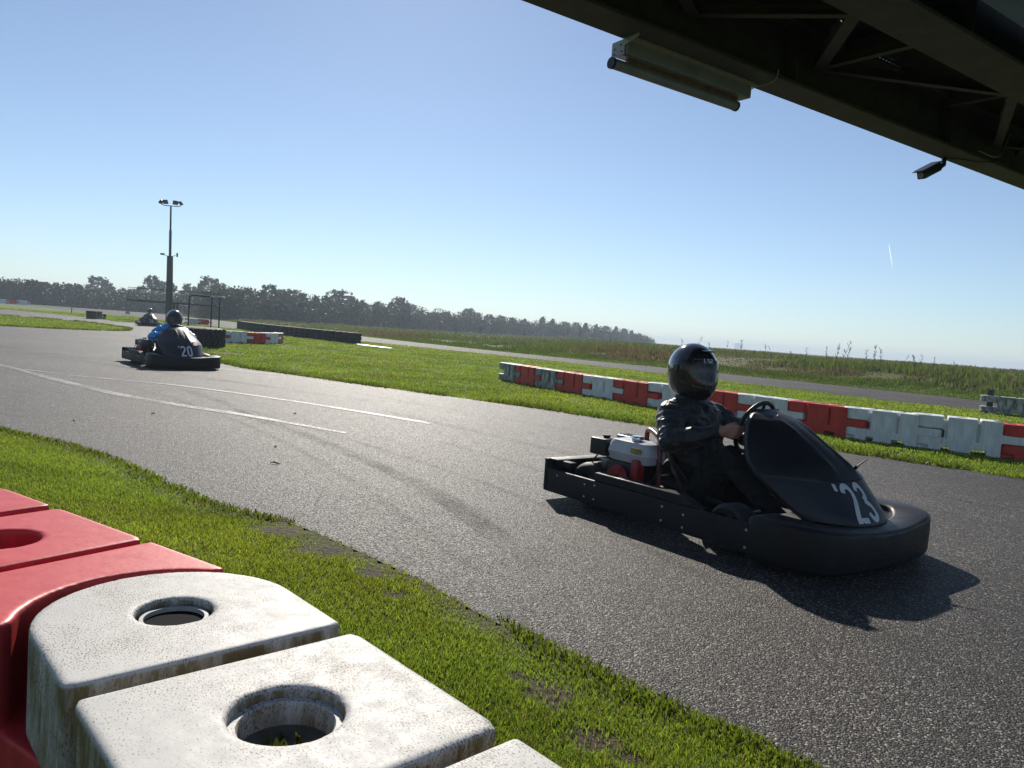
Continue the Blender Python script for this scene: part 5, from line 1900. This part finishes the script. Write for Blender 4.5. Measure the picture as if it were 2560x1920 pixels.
def helmet(parent, centre, yaw, pitch, mat, text, scale=1.0):
    nt_, np_ = 72, 44
    mb = MB()
    grid = []
    for j in range(np_ + 1):
        ph = R(-89.5) + R(179) * j / np_
        grid.append([mb.bm.verts.new(helm_pt(2 * math.pi * i / nt_, ph)) for i in range(nt_)])

    def port(th, ph):
        th = (th + math.pi) % (2 * math.pi) - math.pi
        lo = R(-17) + R(9) * (abs(th) / R(72)) ** 2
        return abs(th) < R(72) and lo < ph < R(24) - R(4) * (abs(th) / R(72)) ** 2
    for j in range(np_):
        for i in range(nt_):
            thc = 2 * math.pi * (i + 0.5) / nt_
            phc = R(-89.5) + R(179) * (j + 0.5) / np_
            if port(thc, phc) or phc < R(-62):
                continue
            mb.bm.faces.new((grid[j][i], grid[j][(i + 1) % nt_], grid[j + 1][(i + 1) % nt_], grid[j + 1][i]))
    loose = [v for v in mb.bm.verts if not v.link_faces]
    bmesh.ops.delete(mb.bm, geom=loose, context='VERTS')
    ho = link('helmet', mb.mesh('helmet', 60), mat, parent)
    sd = ho.modifiers.new('thick', 'SOLIDIFY')
    sd.thickness = 0.014
    sd.offset = -1
    ho.location = centre
    ho.rotation_euler = (0, pitch, yaw)
    ho.scale = (scale,) * 3
    vs = MB()
    rows = []
    for j in range(17):
        row = []
        for i in range(41):
            th = R(-80) + R(160) * i / 40
            lo = R(-20) + R(10) * (abs(th) / R(80)) ** 2
            hi = R(27) - R(5) * (abs(th) / R(80)) ** 2
            row.append(helm_pt(th, lo + (hi - lo) * j / 16, 1.022))
        rows.append(row)
    vs.loft(rows, caps=False, closed_ring=False)
    link('visor', vs.mesh('visor', 80), M_VISOR, ho)
    for s in (-1, 1):
        c = helm_pt(s * R(82), R(4), 1.03)
        MB().tube([c, c + Vector((0, 0.006 * s, 0))], 0.020, 16).build('visor_pivot', M_BLACKPAINT, ho)
    MB().box((0.172, 0, -0.088), (0.012, 0.07, 0.018), 0.004).build('chin_vent', M_BLACKPAINT, ho)
    MB().box((0.12, 0.0, 0.122), (0.045, 0.06, 0.010), 0.004, 2, Matrix.Rotation(R(0), 4, 'Y')).build('top_vent', mat, ho)
    pads = MB()
    rows = [[helm_pt(R(-74) + R(148) * i / 24, R(-24) + R(10) * j / 3, 0.86) for i in range(25)] for j in range(4)]
    pads.loft(rows, caps=False, closed_ring=False)
    link('cheek_pad', pads.mesh('cheek_pad', 80), M_BALA, ho)
    MB().tube([(0.02, 0, -0.12), (-0.01, 0, -0.22)], [0.088, 0.085], 20).build('neck_roll', M_NECK, ho)
    if text:
        def m2(u, v):
            th = u * 1.7 / 0.165 - R(4)
            return helm_pt(th, R(19.5) + v / 0.165, 1.036)
        lo_ = lettering('LSZ', [0.6, 0.6, 0.5], 0.026, m2, 'brand_lettering')
        link('brand_lettering', lo_, M_NUM, ho)
    return ho


def person(loc, rz, pose, mats, label, voxel=0.0065, helm=M_HELMET, text=False, head_yaw=0.0, wrinkle=0.008):
    """seated driver: one continuous body skin, coloured by what covers each region"""
    p = empty('person', loc, rz, label=label, cat='person')
    P = []   # (p0, r0, p1, r1, material index): 0 skin, 1 jacket, 2 trousers, 3 shoes, 4 second sleeve
    sh, hd, el, wr = pose['shoulder'], pose['head'], pose['elbow'], pose['wrist']
    cx = pose.get('chest', (-0.31, 0, 0.47))
    P.append(((-0.18, 0.06, 0.185), 0.115, (-0.18, -0.06, 0.185), 0.115, 2))
    P.append(((-0.20, 0, 0.20), 0.125, (-0.25, 0, 0.34), 0.135, 1))
    P.append(((-0.25, 0.05, 0.34), 0.115, (cx[0], cx[1] + 0.085, cx[2]), 0.128, 1))
    P.append(((-0.25, -0.05, 0.34), 0.115, (cx[0], cx[1] - 0.085, cx[2]), 0.118, 1))
    for s in (-1, 1):
        S = Vector((sh[0], sh[1] + 0.182 * s, sh[2] - 0.012))
        E_ = Vector(el[s])
        W_ = Vector(wr[s])
        P.append(((cx[0], cx[1] + 0.06 * s, cx[2] + 0.06), 0.118, tuple(S), 0.086, 1))
        P.append(((hd[0] + 0.005, hd[1] + 0.03 * s, sh[2] + 0.06), 0.066, tuple(S), 0.074, 1))
        P.append((tuple(S), 0.086, tuple(S.lerp(E_, 0.5)), 0.074, 1))
        P.append((tuple(S.lerp(E_, 0.5)), 0.074, tuple(E_), 0.064, 1))
        P.append((tuple(E_), 0.064, tuple(E_.lerp(W_, 0.55)), 0.057, 4 if s < 0 and mats[4] else 1))
        P.append((tuple(E_.lerp(W_, 0.55)), 0.057, tuple(W_), 0.044, 4 if s < 0 and mats[4] else 1))
        # hand round the rim
        al = R(188 if s < 0 else -8)
        rim = WC + WR * (math.cos(al) * Vector((0, 1, 0)) + math.sin(al) * WE)
        out = Vector((0, s, 0))
        kn = rim + Vector((-0.012, 0.036 * s, 0.0))
        P.append((tuple(W_), 0.028, tuple(W_.lerp(kn, 0.5)), 0.031, 0))
        for o, ln in ((-0.031, 0.8), (-0.010, 0.97), (0.011, 1.0), (0.031, 0.93)):
            kk = kn + WE * o
            P.append((tuple(W_.lerp(kn, 0.45)), 0.024, tuple(kk), 0.0135, 0))
            a = kk + Vector((0.030, -0.004 * s, 0)) * ln
            b = kk + Vector((0.044, -0.034 * s, -0.003)) * ln
            c = kk + Vector((0.020, -0.050 * s, -0.003)) * ln
            P.append((tuple(kk), 0.0120, tuple(a), 0.0108, 0))
            P.append((tuple(a), 0.0105, tuple(b), 0.0098, 0))
            P.append((tuple(b), 0.0095, tuple(c), 0.0085, 0))
        tb_ = W_.lerp(kn, 0.5) + WE * 0.02
        t1 = tb_ + Vector((0.012, -0.030 * s, 0.018))
        t2 = rim + Vector((-0.020, -0.012 * s, 0.040))
        P.append((tuple(tb_), 0.0165, tuple(t1), 0.0135, 0))
        P.append((tuple(t1), 0.0130, tuple(t2), 0.0105, 0))
        # leg
        hip = Vector((-0.14, 0.105 * s, 0.175))
        kne = Vector((0.075, 0.175 * s, 0.405))
        ank = Vector((0.43, 0.155 * s, 0.125))
        P.append((tuple(hip), 0.100, tuple(kne), 0.070, 2))
        P.append((tuple(kne), 0.069, tuple(kne.lerp(ank, 0.4)), 0.062, 2))
        P.append((tuple(kne.lerp(ank, 0.4)), 0.062, tuple(ank), 0.043, 2))
        P.append((tuple(ank + Vector((-0.02, 0, -0.01))), 0.040, tuple(ank + Vector((0.14, 0.0, 0.03))), 0.034, 3))
    P.append(((sh[0] + 0.01, sh[1], sh[2] + 0.03), 0.070, (hd[0] - 0.01, hd[1], hd[2] - 0.12), 0.060, 1))
    P.append(((hd[0] - 0.01, hd[1], hd[2] - 0.12), 0.056, (hd[0], hd[1], hd[2]), 0.055, 0))
    H = Vector(hd)
    fx = Vector((math.cos(head_yaw), math.sin(head_yaw), 0))
    fy = Vector((-fx.y, fx.x, 0))
    P.append((tuple(H + fx * -0.02 + Vector((0, 0, 0.03))), 0.088, tuple(H + fx * 0.03 + Vector((0, 0, -0.02))), 0.076, 0))
    P.append((tuple(H + fx * 0.05 + Vector((0, 0, -0.07))), 0.042, tuple(H + fx * 0.03 + Vector((0, 0, -0.04))), 0.055, 0))
    P.append((tuple(H + fx * 0.103 + Vector((0, 0, 0.012))), 0.010, tuple(H + fx * 0.118 + Vector((0, 0, -0.022))), 0.014, 0))
    for s in (-1, 1):
        P.append((tuple(H + fx * 0.078 + fy * 0.045 * s + Vector((0, 0, -0.015))), 0.026, tuple(H + fx * 0.080 + fy * 0.040 * s + Vector((0, 0, -0.03))), 0.024, 0))
    mb = MB()
    for (a, r0, b, r1, t) in P:
        capsule(mb, a, r0, b, r1)
    me = remeshed(mb.mesh('raw', None), voxel, 3, 0.5, 'body')
    n = len(me.vertices)
    co = np.zeros(n * 3, np.float32)
    no = np.zeros(n * 3, np.float32)
    me.vertices.foreach_get('co', co)
    me.vertices.foreach_get('normal', no)
    co, no = co.reshape(-1, 3).astype(float), no.reshape(-1, 3).astype(float)
    best = np.full(n, 1e9)
    lab_ = np.zeros(n, int)
    for (a, r0, b, r1, t) in P:
        a, b = np.array(a), np.array(b)
        d = b - a
        tt_ = np.clip(((co - a) @ d) / (d @ d), 0, 1)
        ds = np.linalg.norm(co - (a + tt_[:, None] * d), axis=1) - (r0 + (r1 - r0) * tt_)
        up = ds < best
        best[up] = ds[up]
        lab_[up] = t
    # folds in the cloth
    w = np.zeros(n)
    for i in range(n):
        if lab_[i] in (1, 2, 4):
            c = co[i]
            q = Vector((c[0] * 9, c[1] * 9, c[2] * 16))
            r_ = 1 - abs(noise.noise(q + 1.3 * noise.noise_vector(q * 0.5)))
            w[i] = wrinkle * (r_ * r_ * 1.6 - 0.9) + wrinkle * 0.5 * noise.noise(Vector(c) * 38)
    co += no * w[:, None]
    me.vertices.foreach_set('co', co.astype(np.float32).ravel())
    me.materials.clear()
    for m in mats:
        me.materials.append(m if m else mats[1])
    npoly = len(me.polygons)
    ls = np.zeros(npoly, np.int32)
    me.polygons.foreach_get('loop_start', ls)
    vi = np.zeros(len(me.loops), np.int32)
    me.loops.foreach_get('vertex_index', vi)
    me.polygons.foreach_set('material_index', lab_[vi[ls]].astype(np.int32))
    me.polygons.foreach_set('use_smooth', np.ones(npoly, bool))
    me.update()
    link('body', me, None, p)
    # eyes behind the visor
    for s in (-1, 1):
        e = H + fx * 0.088 + fy * 0.033 * s + Vector((0, 0, 0.022))
        MB().lathe([(0.0, -0.011), (0.009, -0.007), (0.012, 0), (0.009, 0.007), (0.0, 0.011)], 12, Matrix.Translation(e), False).build('eye', M_BLACKPAINT, p)
    # collar
    MB().tube([(hd[0] - 0.02 + 0.10 * math.cos(a), hd[1] + 0.085 * math.sin(a), sh[2] + 0.055 + 0.012 * math.cos(a)) for a in [2 * math.pi * i / 20 for i in range(20)]], 0.024, 8, closed=True).build('collar', mats[1], p)
    helmet(p, H + Vector((0, 0, 0.012)), head_yaw, R(2), helm, text, pose.get('helm_scale', 1.0))
    return p


K23 = ((1.284, 4.242, 0.006), R(-51.5))
K20 = ((-5.93, 13.2, 0.006), R(-49.0))
K28 = ((-18.72, 38.9, 0.006), R(-56.0))
kart('racing_kart', *K23, '23', "black rental kart numbered '23 with a white fuel tank", num_y=-0.055)
kart('racing_kart', *K20, '20', "black rental kart numbered '20 coming round the bend", tank=M_TANK_D)
kart('racing_kart', *K28, '28', "small far black kart numbered '28 by the grass island", detail=False, tank=M_TANK_D).scale = (0.93,) * 3
POSE_A = dict(shoulder=(-0.335, 0, 0.595), head=(-0.352, 0, 0.838), chest=(-0.315, 0, 0.49), elbow={-1: (-0.215, -0.325, 0.455), 1: (-0.15, 0.345, 0.47)}, wrist={-1: (0.005, -0.205, 0.535), 1: (0.01, 0.21, 0.54)})
POSE_B = dict(shoulder=(-0.28, 0.045, 0.615), head=(-0.26, 0.085, 0.80), chest=(-0.28, 0.02, 0.50), elbow={-1: (-0.16, -0.30, 0.49), 1: (-0.12, 0.38, 0.49)}, wrist={-1: (0.02, -0.21, 0.54), 1: (0.02, 0.21, 0.54)}, helm_scale=0.98)
POSE_C = dict(shoulder=(-0.26, 0.05, 0.60), head=(-0.24, 0.04, 0.83), chest=(-0.27, 0.02, 0.49), elbow={-1: (-0.16, -0.31, 0.42), 1: (-0.10, 0.34, 0.46)}, wrist={-1: (0.02, -0.20, 0.54), 1: (0.02, 0.21, 0.54)}, helm_scale=0.95)
person(*K23, POSE_A, [M_SKIN, M_JACKET, M_TROUSER, M_SHOE, None], "driver in black jacket and glossy black helmet steering the kart numbered '23", text=True, head_yaw=R(-14))
person(*K20, POSE_B, [M_SKIN, M_BLUEJ, M_TROUSER, M_SHOE, None], 'driver in a shiny bright blue jacket and dark helmet', 0.008, M_HELMET_G, head_yaw=R(-12), wrinkle=0.014)
person(*K28, POSE_C, [M_SKIN, M_OLIVE, M_TROUSER, M_SHOE, M_TAN], 'far driver hunched in a grey jacket and yellow helmet', 0.014, M_HELMET_Y, head_yaw=R(-10)).scale = (0.93,) * 3
